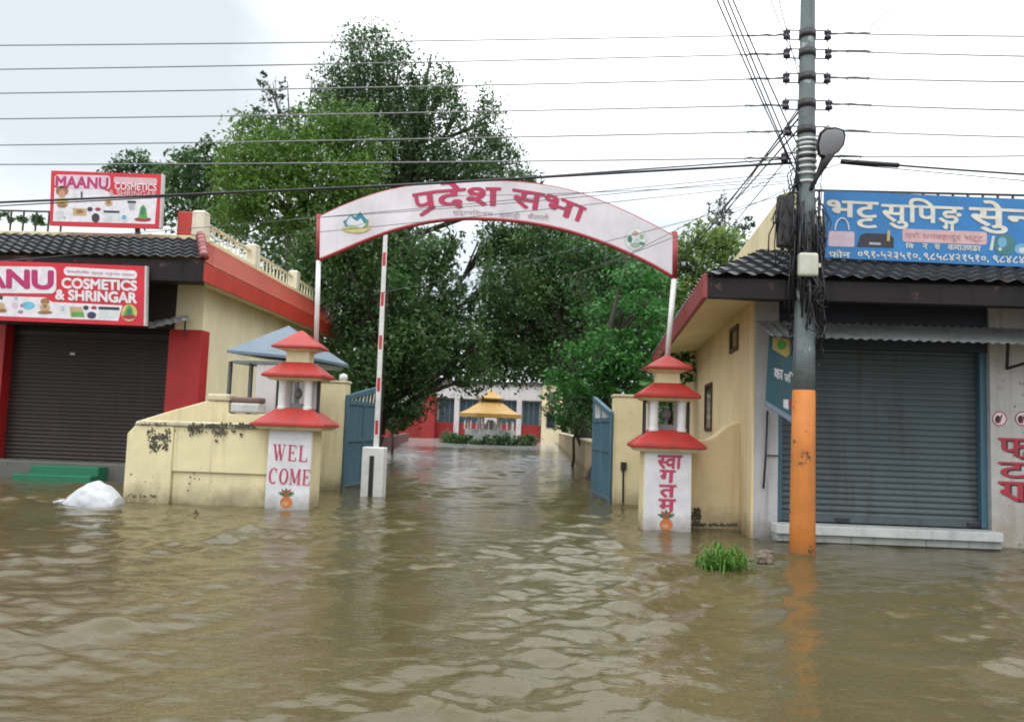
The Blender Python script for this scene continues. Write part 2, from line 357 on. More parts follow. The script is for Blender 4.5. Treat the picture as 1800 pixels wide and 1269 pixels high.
# ------------------------------------------------------------------ cosmetics shop with the roof terrace
def shop_a():
    YF = 16.6; XC = PX(354, YF, 600); XL = -17.5; YE = 15.4; XE = P(357, 488, YE).x; YB = 26.6; ZR = 5.08
    t = thing('shop_building', 'cream flat-roofed shop with red pilasters, brown shutter and red tiled eave', 'shop', (XC, YF, 0))
    mb = MB(); mb.box(XL, XC, 17.0, YB-0.5, -0.5, ZR); mb.build('wall', M['cream_house'], t)
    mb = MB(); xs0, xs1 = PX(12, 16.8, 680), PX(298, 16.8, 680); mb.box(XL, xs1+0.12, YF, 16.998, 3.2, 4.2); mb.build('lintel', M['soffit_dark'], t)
    mb = MB(); mb.box(xs1+0.122, XC+0.002, YF, 16.998, 3.2, 4.2); mb.build('pier_head', M['cream_house'], t)
    zt = PZ(150, 578, 16.8)
    mb = MB(); mb.box(xs1, XC+0.004, YF+0.01, 16.999, -0.5, 3.2); mb.build('pilaster', M['red_wall'], t, bevel=0.01)
    mb = MB(); mb.box(xs0-1.1, xs0, YF+0.01, 16.999, -0.5, 3.2); mb.build('pilaster', M['red_wall'], t, bevel=0.01)
    sh = shutter('shutter', t, M['shutter_brown'], xs0, xs1, 0.35, 3.2, 16.9)
    mb = MB(); mb.box(xs0, xs1, 16.86, 16.9, 3.02, 3.1); mb.build('shutter_rail', M['black_metal'], sh)
    p = P(128, 622, 16.87); mb = MB(); mb.box(p.x-0.05, p.x+0.05, 16.85, 16.875, p.z-0.025, p.z+0.025); mb.build('lock', M['galv'], sh)
    shutter('shutter', t, M['shutter_brown'], XL, xs0-1.1, 0.35, 3.2, 16.9)
    mb = MB(); mb.box(XL, xs1, 16.2, 16.85, -0.5, 0.34); mb.build('plinth', M['plinth'], t, bevel=0.02)
    a = W(62, 836).x; b = W(182, 836).x
    mb = MB(); gx0, gx1 = PX(62, 15.9), PX(182, 15.9); mb.box(gx0, gx1, 15.85, 16.19, -0.5, 0.28); mb.box(gx0-0.15, gx1+0.02, 15.55, 15.848, -0.5, 0.12); mb.build('step', M['green_step'], t, bevel=0.015)
    # eave: fascia, soffit, tiled front slope, red side skirt
    mb = MB(); mb.box(XL, XE, YE, YE+0.08, 4.03, 4.46); mb.build('front_fascia', M['fascia_dark'], t, bevel=0.01)
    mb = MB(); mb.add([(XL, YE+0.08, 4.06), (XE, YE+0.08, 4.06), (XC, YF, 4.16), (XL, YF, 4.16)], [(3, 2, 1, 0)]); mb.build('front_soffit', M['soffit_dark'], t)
    mb = MB(); mb.add([(XE, YE+0.08, 4.06), (XE, YB, 4.06), (XC-0.01, YB, 4.12), (XC-0.01, YF, 4.12)], [(0, 3, 2, 1)]); mb.add([(XC-0.01, YB, 4.12), (XE, YB, 4.06), (XE, YB, 4.2), (XC-0.01, YB, 4.2)], [(0, 1, 2, 3)])
    mb.build('side_soffit', M['cream_house'], t)
    mb = MB(); tiles(mb, (XL, YE-0.03, 4.46), (XE-0.02, YE-0.03, 4.46), (XC-0.1, 16.35, 5.1), (XL, 16.35, 5.1), 44, 6); mb.build('roof_tiles', M['tile'], t, smooth=False)
    mb = MB()
    mb.hexa([(XE-0.05, YE+0.081, 4.05), (XE+0.01, YE-0.01, 4.05), (XE+0.01, YB, 4.05), (XE-0.05, YB, 4.05)], [(XE-0.05, YE+0.081, 4.42), (XE+0.01, YE-0.01, 4.42), (XE+0.01, YB, 4.42), (XE-0.05, YB, 4.42)])
    n = 9
    for i in range(n):   # stepped courses of the side skirt
        v0, v1 = i/n, (i+1)/n
        xa, xb = XE+(XC-XE)*v0, XE+(XC-XE)*v1; za, zb = 4.42+(ZR-4.42)*v0, 4.42+(ZR-4.42)*v1
        ya, yb = YE+(16.2-YE)*v0, YE+(16.2-YE)*v1
        mb.add([(xa+0.02, ya, za+0.02), (xa+0.02, YB, za+0.02), (xb+0.02, YB, zb), (xb+0.02, yb, zb)], [(0, 1, 2, 3)])
    mb.add([(XE, YB, 4.05), (XC, YB, 4.05), (XC, YB, ZR), (XE, YB, 4.44)], [(0, 3, 2, 1)])
    mb.build('side_skirt', M['red_skirt'], t)
    mb = MB()
    for i in range(6):
        v = (i+0.5)/6; p = Vector((XE, YE, 4.47)).lerp(Vector((XC, 16.2, 5.12)), v)
        q = Vector((XE, YE, 4.47)).lerp(Vector((XC, 16.2, 5.12)), v+0.09)
        mb.tube([p+Vector((0, 0, 0.02)), q+Vector((0, 0, 0.07))], [0.10, 0.075], 10)
    mb.build('hip_ridge', plain((0.30, 0.09, 0.09), 0.4), t, smooth=True)
    # roof slab edge and balustrade
    mb = MB(); mb.box(XL, XC+0.02, 16.3, YB, ZR, ZR+0.09); mb.build('roof_slab', M['cream'], t, bevel=0.01)
    posts = [15.9, 19.4, 22.8, 26.3]
    for i, y in enumerate(posts):
        mb = MB(); y0 = 16.3 if i == 0 else y
        mb.box(XC-0.24, XC+0.02, y0-0.02, y0+0.30, ZR+0.09, ZR+0.58); mb.frustum(XC-0.11, y0+0.14, ZR+0.58, ZR+0.64, 0.145, 0.17, 0.10, 0.11)
        mb.build('balustrade_post', M['pale_post'], t, bevel=0.015)
    mb = MB(); mb.box(XC-0.56, XC-0.245, 16.3, 16.6, ZR+0.09, ZR+0.60); mb.build('parapet_end', M['red_skirt'], t, bevel=0.02)
    for i in range(3):
        ya = (16.3 if i == 0 else posts[i])+0.30; yb = posts[i+1]-0.02
        mb = MB(); mb.box(XC-0.18, XC-0.10, ya, yb, ZR+0.44, ZR+0.485); mb.build('hand_rail', M['cream_mold'], t)
        k = 11
        for j in range(k):
            y = ya+(yb-ya)*(j+0.5)/k
            mb = MB(); mb.lathe([(0.03, 0), (0.017, 0.05), (0.025, 0.15), (0.015, 0.28), (0.026, 0.35)], (XC-0.14, y, ZR+0.09), 8); mb.build('baluster', M['pale_post'], t, smooth=True)
    # iron railing on the street side of the roof
    mb = MB(); zr = ZR+0.58
    mb.box(XL, PX(92, 16.6), 16.6, 16.63, zr, zr+0.035); ra = mb.build('railing', M['black_metal'], t)
    x = XL+0.02
    while x < PX(92, 16.6): mb = MB(); mb.box(x, x+0.03, 16.601, 16.629, ZR+0.09, zr-0.001); mb.build('bar', M['black_metal'], ra); x += 0.28
    # torn sheet and an iron bracket under the eave
    mb = MB(); corrugated(mb, P(262, 578, 15.9), P(330, 562, 16.2), P(330, 553, 16.55), P(258, 567, 16.5), 5); mb.build('awning_sheet', M['galv'], t, smooth=True)
    mb = MB(); mb.tube([P(326, 560, 16.5), P(324, 592, 16.5)], 0.02, 6); mb.build('bracket', M['black_metal'], t)
shop_a()
# plants along the iron railing
def leafcloud(lobes, leaf, seed, droop=0.0, core=0.55, flat=0.75):
    """lobes: (centre, (rx, ry, rz), leaves). Leaves sit in small sprays spread through each lobe's volume."""
    r = np.random.default_rng(seed); C = []
    for c, rad, n in lobes:
        k = max(5, int(n/26)); d = r.normal(size=(k, 3)); d /= np.linalg.norm(d, axis=1)[:, None]
        cl = d*(core+(1.05-core)*r.random((k, 1))**0.7)*(0.75+0.5*r.random((k, 1)))
        sp = 0.12+0.16*r.random(k)
        idx = r.integers(0, k, n)
        pts = cl[idx]+r.normal(size=(n, 3))*sp[idx][:, None]
        pts[:, 2] -= droop*np.abs(r.normal(size=n))
        C.append(pts*np.array(rad)+np.array(c))
    C = np.concatenate(C); n = len(C)
    nr = r.normal(size=(n, 3)); nr[:, 2] = np.abs(nr[:, 2])*1.2+0.25; nr /= np.linalg.norm(nr, axis=1)[:, None]
    a = r.normal(size=(n, 3)); a[:, 2] -= 0.5; a -= nr*(a*nr).sum(1)[:, None]; a /= np.linalg.norm(a, axis=1)[:, None]
    b = np.cross(nr, a); s = leaf*(0.6+0.8*r.random((n, 1))); w = s*0.42*flat/0.75
    V = np.stack([C-a*s, C+b*w-a*s*0.1, C+a*s, C-b*w-a*s*0.1], 1).reshape(-1, 3)
    return V
def cloudmesh(name, V, mat, parent=None, loc=None):
    org = ORG[parent.name] if parent else Vector(loc or (0, 0, 0))
    V = V-np.array(org); n = len(V)//4
    me = bpy.data.meshes.new(name); me.vertices.add(len(V)); me.vertices.foreach_set('co', V.astype(np.float32).ravel())
    me.loops.add(4*n); me.loops.foreach_set('vertex_index', np.arange(4*n, dtype=np.int32))
    me.polygons.add(n); me.polygons.foreach_set('loop_start', np.arange(0, 4*n, 4, dtype=np.int32)); me.update(); me.validate()
    me.materials.append(mat); o = bpy.data.objects.new(name, me); COL.objects.link(o)
    if parent: o.parent = parent
    else: o.location = org
    ORG[o.name] = org
    return o
SEED = [100]
def tree(name, label, cat, bpx, Y, lobes, mat, leaf=0.15, dens=2.4, group=None, trunk=0.22, droop=0.0, zbase=None, core=0.55, limbs=True, lean=0):
    SEED[0] += 1; rd = random.Random(SEED[0])
    z0 = gz(Y)-0.05 if zbase is None else zbase
    base = Vector((PX(bpx, Y), Y, z0))
    t = thing(name, label, cat, base, group)
    LB = []; cs = []
    for lo in lobes:
        px, py, rx, ry = lo[:4]; dY = lo[4] if len(lo) > 4 else rd.uniform(-1.2, 1.2); k = lo[5] if len(lo) > 5 else 1
        y = Y+dY; c = P(px, py, y); sc = y/FPX; ax, az = rx*sc, ry*sc
        n = int(dens*k*math.pi*ax*az/(leaf*leaf*0.55)); LB.append((c, (ax, (ax+az)/2, az), max(60, n))); cs.append((c, (ax+az)/2))
    cloudmesh('crown', leafcloud(LB, leaf, SEED[0], droop, core), mat, t)
    mb = MB()
    if limbs:
        lowz = min(c.z for c, _ in cs); cx = sum(c.x for c, _ in cs)/len(cs); cy = sum(c.y for c, _ in cs)/len(cs); topz = max(c.z for c, _ in cs)
        fork = Vector((base.x*0.6+cx*0.4+lean, base.y*0.7+cy*0.3, max(z0+1.2, lowz*0.75+0.25*z0)))
        mid = base.lerp(fork, 0.5)+Vector((rd.uniform(-.15, .15), rd.uniform(-.1, .1), 0))
        mb.tube([base-Vector((0, 0, 0.4)), base+Vector((0, 0, 0.25)), mid, fork], [trunk*1.5, trunk*1.1, trunk*0.95, trunk*0.85], 10)
        top = Vector((cx, cy, topz)); m2 = fork.lerp(top, 0.5)+Vector((rd.uniform(-.3, .3), rd.uniform(-.3, .3), 0))
        mb.tube([fork, m2, top], [trunk*0.8, trunk*0.5, trunk*0.1], 8)
        for c, rad in cs:
            s = fork.lerp(top, rd.uniform(0.0, 0.55)) if c.z > fork.z else mid.lerp(fork, rd.uniform(0.5, 1))
            e = c; q = s.lerp(e, 0.5)+Vector((rd.uniform(-.25, .25), rd.uniform(-.25, .25), rd.uniform(0.0, 0.35)*rad))
            mb.tube([s, q, e], [trunk*0.38, trunk*0.25, trunk*0.10], 6)
            for _ in range(4):
                v = Vector((rd.gauss(0, 1), rd.gauss(0, 1), rd.gauss(0.2, 0.8))).normalized()*rad*0.85
                mb.tube([q.lerp(e, 0.6), e+v*0.5+Vector((0, 0, 0.05)), e+v], [trunk*0.14, trunk*0.08, 0.008], 5)
        mb.build('trunk', M['bark'], t, smooth=True)
    return t

# ------------------------------------------------------------------ the two cosmetics signs
def sign_cosm(name, label, corners, Y, txt, back):
    (TL, TR, BR, BL) = corners
    base = P(*BL, Y); t = thing(name, label, 'sign', base)
    a, b, c, d = P(*TL, Y), P(*TR, Y), P(*BR, Y), P(*BL, Y); off = Vector((0, 0.06, 0))
    mb = MB(); mb.add([a, b, c, d, a+off, b+off, c+off, d+off], [(0, 3, 2, 1), (4, 5, 6, 7), (0, 1, 5, 4), (1, 2, 6, 5), (2, 3, 7, 6), (3, 0, 4, 7)])
    mb.build('panel', M['sign_red'], t)
    mb = MB(); w = Vector((0.04, 0, 0)); o2 = Vector((0, 0.03, 0))
    mb.hexa([c-o2, c+w-o2, c+w+off, c+off], [b-o2, b+w-o2, b+w+off, b+off]); mb.build('frame', M['ledge'], t)
    return t
WHITE = plain((0.74, 0.72, 0.76), 0.4); PINK = plain((0.46, 0.012, 0.13), 0.4); WRED = plain((0.55, 0.02, 0.03), 0.4)
INK = {k: plain(v, 0.45) for k, v in dict(brown=(0.30, 0.15, 0.06), tan=(0.5, 0.36, 0.2), black=(0.025, 0.025, 0.035), aqua=(0.14, 0.5, 0.62), green=(0.10, 0.33, 0.06), skin=(0.55, 0.28, 0.18), grey=(0.42, 0.45, 0.48), mauve=(0.35, 0.2, 0.36), ruby=(0.34, 0.02, 0.05), pale=(0.60, 0.66, 0.66), yellow=(0.6, 0.48, 0.16), lilac=(0.62, 0.5, 0.58), navy=(0.03, 0.04, 0.10), teal=(0.05, 0.2, 0.22), gold=(0.55, 0.42, 0.12), leafg=(0.03, 0.2, 0.10), sea=(0.03, 0.17, 0.24), rose=(0.62, 0.42, 0.44), sky=(0.16, 0.4, 0.62)).items()}
def goods(t, Y, e, items):
    """printed pictures of the goods on a sign: (list of (points, ink))"""
    for shapes in items:
        mb = MB(); mats = []
        for i, (pts, ink) in enumerate(shapes):
            if INK[ink] not in mats: mats.append(INK[ink])
            decal(mb, pts, Y, e+0.0015*i, mats.index(INK[ink]))
        mb.build('printed_picture', mats, t)
def sl(pts, x0, k=0.035): return [(x, y+k*(x-x0)) for x, y in pts]
# upper sign, standing on the tiled eave
Y1 = 15.95
t = sign_cosm('shop_sign', 'small red-bordered cosmetics signboard standing on top of the tiled eave', ((90, 300), (285, 307), (281, 402), (87, 396)), Y1, '', True)
mb = MB(); decal(mb, [(96, 330), (180, 332), (200, 343), (276, 347), (272, 394), (93, 389)], Y1, 0.003); mb.build('print_ground', WHITE, t)
mb = MB(); decal(mb, rr(96, 307, 194, 331, 6, 0.02), Y1, 0.006); mb.build('name_ground', plain((0.72, 0.55, 0.62), 0.4), t)
lettering('lettering', t, ['MAANU'], quadmap((99, 310), (190, 313), (98, 329), (189, 332), Y1), PINK, 0.035, 0.009)
mb = MB(); decal(mb, rr(200, 311, 276, 322, 3, 0.035), Y1, 0.006); mb.build('tagline_ground', plain((0.66, 0.42, 0.46), 0.4), t)
lettering('lettering', t, ['COSMETICS'], quadmap((202, 321), (275, 324), (202, 333), (275, 336), Y1), WHITE, 0.02, 0.005)
lettering('lettering', t, ['& SHRINGAR'], quadmap((192, 334), (275, 337), (192, 344), (275, 347), Y1), plain((0.66, 0.42, 0.46), 0.4), 0.02, 0.005)
goods(t, Y1, 0.006, [
    [(ell(109, 336, 11, 9), 'brown'), (ell(109, 341, 6, 7), 'skin'), (ell(109, 356, 11, 9), 'yellow'), (ell(109, 361, 9, 4), 'brown')],
    [([(128, 340), (131, 333), (134, 340), (134, 352), (128, 352)], 'pale'), ([(142, 337), (145, 337), (145, 352), (142, 352)], 'navy')],
    [(sl([(128, 366), (152, 366), (152, 379), (128, 379)], 128), 'tan'), (ell(140, 372, 7, 4), 'brown')],
    [(ell(158, 368, 5, 4), 'black'), (ell(172, 368, 5, 3), 'ruby'), (ell(168, 383, 7, 8), 'black')],
    [(sl([(182, 371), (210, 371), (210, 388), (182, 388)], 182), 'pale'), (sl([(182, 370), (210, 370), (210, 374), (182, 374)], 182), 'black')],
    [(ell(191, 357, 7, 6), 'tan'), (ell(191, 356, 3, 3), 'brown')],
    [(sl([(225, 355), (238, 355), (236, 369), (227, 369)], 225), 'grey'), (sl([(224, 353), (239, 353), (239, 357), (224, 357)], 224), 'black')],
    [(ell(251, 386, 15, 4), 'ruby'), ([(243, 384), (247, 364), (252, 360), (257, 367), (259, 385)], 'green'), (ell(251, 372, 4, 7), 'leafg')],
    [(ell(218, 386, 8, 4), 'pale'), (ell(218, 382, 4, 4), 'sky')],
    [(ell(104, 378, 8, 7), 'pale'), (ell(113, 383, 2, 3), 'grey')]])
# lower sign, hung under the fascia
Y2 = 15.30
t = sign_cosm('shop_sign', 'wide red cosmetics banner hung below the eave, over the brown shutter', ((-128, 454), (256, 468), (254, 573), (-128, 558)), Y2, '', False)
mb = MB(); decal(mb, [(-116, 517), (80, 523), (92, 531), (215, 537), (208, 564), (-116, 551)], Y2, 0.004); mb.build('print_ground', WHITE, t)
mb = MB(); decal(mb, rr(-118, 467, 99, 514, 10, 0.01), Y2, 0.007); mb.build('name_ground', WHITE, t)
lettering('lettering', t, ['MAANU'], quadmap((-110, 470), (92, 477), (-110, 502), (92, 508), Y2), PINK, 0.045, 0.010)
mb = MB(); decal(mb, rr(112, 469, 241, 484, 7, 0.055), Y2, 0.007); mb.build('tagline_ground', WHITE, t)
lettering('lettering', t, ['कस्मेटिक एण्ड श्रृंगार पसल'], quadmap((117, 474), (236, 481), (117, 481), (236, 487), Y2), PINK, 0.0, 0.010)
lettering('lettering', t, ['COSMETICS'], quadmap((109, 489), (240, 494), (109, 506), (240, 511), Y2), WHITE, 0.045, 0.006)
lettering('lettering', t, ['& SHRINGAR'], quadmap((98, 509), (240, 515), (98, 526), (240, 533), Y2), WHITE, 0.045, 0.006)
goods(t, Y2, 0.007, [
    [(ell(-96, 528, 9, 10), 'brown'), (ell(-96, 532, 5, 7), 'skin'), (ell(-96, 546, 12, 4), 'yellow')],
    [([(-72, 526), (-52, 527), (-52, 549), (-72, 548)], 'lilac'), (ell(-62, 530, 6, 5), 'mauve')],
    [([(-40, 530), (-22, 531), (-22, 549), (-40, 548)], 'grey'), (ell(-31, 533, 8, 3), 'black')],
    [(ell(2, 523, 3, 4), 'black'), (ell(2, 541, 7, 9), 'tan'), (ell(4, 546, 8, 3), 'brown')],
    [(ell(26, 537, 6, 6), 'lilac'), (ell(28, 524, 3, 4), 'grey'), (ell(36, 548, 5, 3), 'mauve')],
    [(ell(50, 537, 11, 7), 'aqua'), (ell(44, 534, 4, 3), 'sky'), (ell(38, 537, 3, 3), 'mauve')],
    [(ell(79, 530, 8, 6), 'brown'), (ell(79, 541, 9, 8), 'tan'), (ell(79, 549, 13, 3), 'brown'), (ell(79, 538, 3, 4), 'brown')],
    [(sl([(104, 536), (116, 536), (116, 552), (104, 552)], 104), 'pale'), (ell(110, 543, 3, 5), 'grey')],
    [(sl([(122, 539), (144, 539), (148, 556), (124, 556)], 122), 'tan'), (sl([(126, 548), (147, 548), (148, 557), (126, 557)], 126), 'green')],
    [(ell(151, 541, 5, 4), 'black'), (ell(165, 541, 5, 3), 'ruby'), (ell(161, 554, 8, 6), 'navy')],
    [(sl([(174, 540), (210, 540), (203, 558), (174, 558)], 174), 'pale'), (sl([(173, 539), (210, 539), (210, 544), (173, 544)], 173), 'black')],
    [(ell(227, 550, 14, 15), 'yellow'), ([(216, 556), (222, 541), (227, 535), (232, 541), (237, 557)], 'green'), (ell(227, 557, 12, 4), 'ruby'), (ell(227, 548, 4, 6), 'leafg')]])

# ------------------------------------------------------------------ bag shop across the gate
def shop_b():
    YF = 11.0; XC = PX(1322, 11.0); D = Vector((0.0857, 1.0, 0)); XR = 12.0
    def side(y, dx=0): return XC+0.0857*(y-YF)+dx
    t = thing('shop_building', 'shop with buff side wall, blackened eave and slate grey shutter', 'shop', (XC, YF, 0))
    YB = 21.5; ZS = 3.24
    mb = MB(); mb.hexa([(side(11.4), 11.4, -0.5), (XR, 11.4, -0.5), (XR, YB, -0.5), (side(YB), YB, -0.5)], [(side(11.4), 11.4, ZS), (XR, 11.4, ZS), (XR, YB, ZS), (side(YB), YB, ZS)])
    mb.hexa([(side(11.004), 11.004, -0.5), (side(11.004, 0.03), 11.004, -0.5), (side(11.399, 0.03), 11.399, -0.5), (side(11.399), 11.399, -0.5)], [(side(11.004), 11.004, ZS), (side(11.004, 0.03), 11.004, ZS), (side(11.399, 0.03), 11.399, ZS), (side(11.399), 11.399, ZS)])
    mb.build('side_wall', M['buff_house'], t)
    xa, xb = PX(1368, 11.0), PX(1741, 11.0)
    mb = MB(); mb.box(XC+0.032, xa, YF, 11.398, -0.5, ZS); mb.build('front_wall', M['white_wall'], t)
    mb = MB(); mb.box(xb, XR, YF, 11.398, -0.5, ZS); mb.build('front_wall', M['peel_wall'], t)
    mb = MB(); mb.box(xa, xb, YF+0.05, 11.398, 2.62, ZS-0.001); mb.build('lintel', M['navy'], t)
    zt = 2.62; zb = PZ(1550, 920, 11.2)
    sh = shutter('shutter', t, M['shutter_grey'], xa+0.002, xb-0.002, 0.22, zt, 11.2, 0.082, 0.018)
    mb = MB(); mb.box(xa+0.001, xa+0.08, 11.08, 11.17, 0.25, 2.619); mb.build('guide_rail', M['blue_metal'], sh)
    mb = MB(); mb.box(xb-0.09, xb-0.001, 11.08, 11.17, 0.25, 2.619); mb.build('guide_rail', M['blue_metal'], sh)
    mb = MB(); mb.box(xa+0.085, xb-0.095, 11.12, 11.175, 0.25, 0.33); mb.build('bottom_bar', M['shutter_grey'], sh)
    lx0, lx1 = PX(1366, 10.72, 920), PX(1764, 10.72, 930)
    mb = MB(); mb.box(lx0, lx1, 10.72, 11.075, 0.115, 0.235); mb.build('ledge', M['ledge'], t, bevel=0.008)
    mb = MB(); n = 3
    for i in range(n): mb.box(lx0+(lx1-lx0)*i/n+0.004, lx0+(lx1-lx0)*(i+1)/n-0.004, 10.76, 10.99, 0.02, 0.114)
    mb.build('ledge_facing', paint('stained_facing', (0.32, 0.33, 0.31), 0.5, (0.06, 0.06, 0.05), 0.8, 0.6, 2.5, 0.1), t)
    mb = MB(); mb.box(XC+0.05, XR, 10.80, 10.995, -0.5, 0.018); mb.build('plinth', M['plinth'], t)
    for px in (1480, 1712):
        p = P(px, 918, 11.12); mb = MB(); mb.box(p.x-0.09, p.x+0.09, 11.09, 11.118, 0.27, 0.31); mb.build('lock', M['black_metal'], sh)
    # eave
    XE = PX(1240, 9.8, 500); YE = 9.8
    def ev(y, dx=0): return XE+0.0857*(y-YE)+dx
    mb = MB(); mb.box(XE, XR, YE, YE+0.1, 3.06, 3.31); mb.box(XE+0.09, XR, YE+0.12, YE+0.16, 3.2, 3.418); mb.build('front_fascia', M['fascia_dark'], t, bevel=0.006)
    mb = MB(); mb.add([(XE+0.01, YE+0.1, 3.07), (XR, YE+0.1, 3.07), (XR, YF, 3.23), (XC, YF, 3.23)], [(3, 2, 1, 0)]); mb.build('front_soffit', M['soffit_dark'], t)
    mb = MB(); mb.add([(XE+0.01, YE+0.1, 3.075), (ev(YB), YB, 3.075), (side(YB, -0.001), YB, 3.235), (XC, YF, 3.235)], [(0, 1, 2, 3)]); mb.build('side_soffit', M['cream_house'], t)
    mb = MB(); mb.hexa([(XE-0.03, YE-0.005, 3.05), (XE+0.03, YE-0.005, 3.05), (ev(YB, .03), YB, 3.05), (ev(YB, -.03), YB, 3.05)], [(XE-0.03, YE-0.005, 3.36), (XE+0.03, YE-0.005, 3.36), (ev(YB, .03), YB, 3.36), (ev(YB, -.03), YB, 3.36)])
    mb.build('side_fascia', M['maroon'], t, bevel=0.015)
    XI = PX(1378, 11.3, 400); ZI = 4.0
    def ins(y): return XI+0.0857*(y-11.3)
    mb = MB(); tiles(mb, (XE, YE-0.03, 3.30), (XR, YE-0.03, 3.30), (XR, 11.3, ZI), (XI-0.25, 11.3, ZI), 46, 7, 0.022); mb.build('roof_tiles', M['tile'], t)
    mb = MB(); tiles(mb, (ev(YB), YB, 3.33), (XE, YE, 3.30), (XI-0.25, 11.3, ZI), (ins(YB)-0.25, YB, ZI), 50, 7, 0.022); mb.build('roof_tiles', M['tile'], t)
    zp = PZ(1374, 336, 11.3)
    mb = MB(); mb.hexa([(XI, 11.32, ZS+0.01), (XI+0.2, 11.32, ZS+0.01), (ins(YB)+0.2, YB, ZS+0.01), (ins(YB), YB, ZS+0.01)], [(XI, 11.32, zp), (XI+0.2, 11.32, zp), (ins(YB)+0.2, YB, zp), (ins(YB), YB, zp)])
    mb.build('side_parapet', M['cream_mold'] if False else M['cream'], t, bevel=0.02)
    mb = MB(); mb.box(XI+0.201, XR, 11.32, 11.5, ZS+0.01, zp-0.35); mb.build('front_parapet', M['cream_mold'], t)
    mb = MB(); zr = PZ(1600, 338, 11.3); x = XI+0.3
    mb.box(XI+0.2, XR, 11.36, 11.39, zr, zr+0.03); ra = mb.build('railing', M['black_metal'], t)
    while x < XR: mb = MB(); mb.box(x, x+0.025, 11.361, 11.389, zp-0.35, zr-0.001); mb.build('bar', M['black_metal'], ra); x += 0.21
    mb = MB(); corrugated(mb, (PX(1356, 10.25, 590), 10.25, 2.66), (XR-0.5, 10.25, 2.66), (XR-0.5, 10.99, 2.96), (PX(1356, 10.25, 590), 10.99, 2.96), 70)
    mb.build('awning_sheet', M['galv'], t, smooth=True)
    def win(pa, pb, za, zb):
        k = (XC-0.0857*YF)
        def yy(px):
            s = (PX(px, 10.0))/10.0; return k/(s-0.0857)
        ya, yb = yy(pb), yy(pa)
        def q(y, z, d): return (side(y)-d, y+0.0857*d, z)
        f = MB()
        for (y0, y1, z0, z1) in ((ya, yb, za, za+.06), (ya, yb, zb-.06, zb), (ya, ya+.07, za+.06, zb-.06), (yb-.07, yb, za+.06, zb-.06)):
            f.hexa([q(y0, z0, .03), q(y0, z0, -.02), q(y1, z0, -.02), q(y1, z0, .03)], [q(y0, z1, .03), q(y0, z1, -.02), q(y1, z1, -.02), q(y1, z1, .03)])
        fr = f.build('window', M['brown_frame'], t)
        g = MB(); g.add([q(ya+.07, za+.06, .006), q(yb-.07, za+.06, .006), q(yb-.07, zb-.06, .006), q(ya+.07, zb-.06, .006)], [(0, 1, 2, 3)]); g.build('pane', M['dark_glass'], fr)
    win(1283, 1297, 2.68, 3.08); win(1240, 1252, 1.44, 2.36)
    mb = MB(); mb.tube([P(1349, 722, 10.97), P(1346, 800, 10.97), P(1342, 858, 10.97)], 0.014, 6); mb.tube([P(1346, 800, 10.97), P(1368, 801, 10.98)], 0.009, 6); mb.build('drain_pipe', M['black_metal'], t, smooth=True)
    mb = MB(); mb.tube([P(1772, 602, 10.6), P(1770, 648, 10.95)], 0.022, 6); mb.tube([P(1770, 648, 10.95), P(1830, 630, 10.4)], 0.02, 6); mb.build('bracket', M['black_metal'], t)
    # painted writing on the wall right of the shutter
    red = plain((0.42, 0.03, 0.05), 0.6); blk = plain((0.03, 0.025, 0.03), 0.6)
    for txt, y, h in ((['फो'], 756, 44), (['टो'], 800, 38), ([('ग', {}), ('/', [(-0.42, 0.16), (-0.36, 0.22), (-0.14, 0.04), (-0.20, -0.02)]), 'ा'], 846, 34)):
        w = 74
        lettering('lettering', t, txt, quadmap((1760, y+3), (1760+w, y+6), (1760, y+h+2), (1760+w, y+h+5), YF), blk, 0.008, 0.003)
        lettering('lettering', t, txt, quadmap((1756, y), (1756+w, y+3), (1756, y+h), (1756+w, y+h+3), YF), red, 0.014, 0.008)
    for cx in (1757, 1797):
        mb = MB(); decal(mb, ell(cx, 736, 13, 13), YF, 0.003, 0); decal(mb, ell(cx, 736, 11, 11), YF, 0.005, 1)
        decal(mb, ell(cx-3, 737, 5, 7), YF, 0.007, 2); decal(mb, [(cx+3, 728), (cx+6, 729), (cx+1, 744), (cx-2, 743)], YF, 0.009, 0)
        mb.build('painted_emblem', [red, WHITE, blk], t)
shop_b()
# blue sign on the eave
YS = 10.55
t = thing('shop_sign', 'blue bag shop signboard with white writing, standing on the blackened eave', 'sign', P(1447, 453, YS))
a, b, c, d = P(1450, 335, YS), P(2010, 359, YS), P(2010, 479, YS), P(1446, 453, YS); off = Vector((0, 0.05, 0))
mb = MB(); mb.add([a, b, c, d, a+off, b+off, c+off, d+off], [(0, 3, 2, 1), (4, 5, 6, 7), (0, 1, 5, 4), (1, 2, 6, 5), (2, 3, 7, 6), (3, 0, 4, 7)]); mb.build('panel', M['sign_blue'], t)
mb = MB()
for x in (1475, 1640, 1800, 1960):
    mb = MB(); p = P(x, 458+0.045*(x-1475), YS+0.08); mb.box(p.x-0.02, p.x+0.02, YS+0.06, YS+0.1, 3.5, p.z+0.7); mb.build('support', M['black_metal'], t)
CW = plain((0.72, 0.70, 0.60), 0.4)
TT = {'dx': 0.0}
def tta(w=0.56):
    return [('ट', {'adv': 0.0}), ('ट', {'cy': 0.50, 'dy': -0.42, 'sx': 0.92, 'sy': 0.80, 'dx': 0.03})]
lettering('lettering', t, ['भ', ('ट', {'adv': 0.0}), ('ट', {'cy': 0.52, 'dy': -0.40, 'sy': 0.82})], quadmap((1455, 352), (1543, 356), (1455, 398), (1543, 401), YS), CW, 0.022, 0.004)
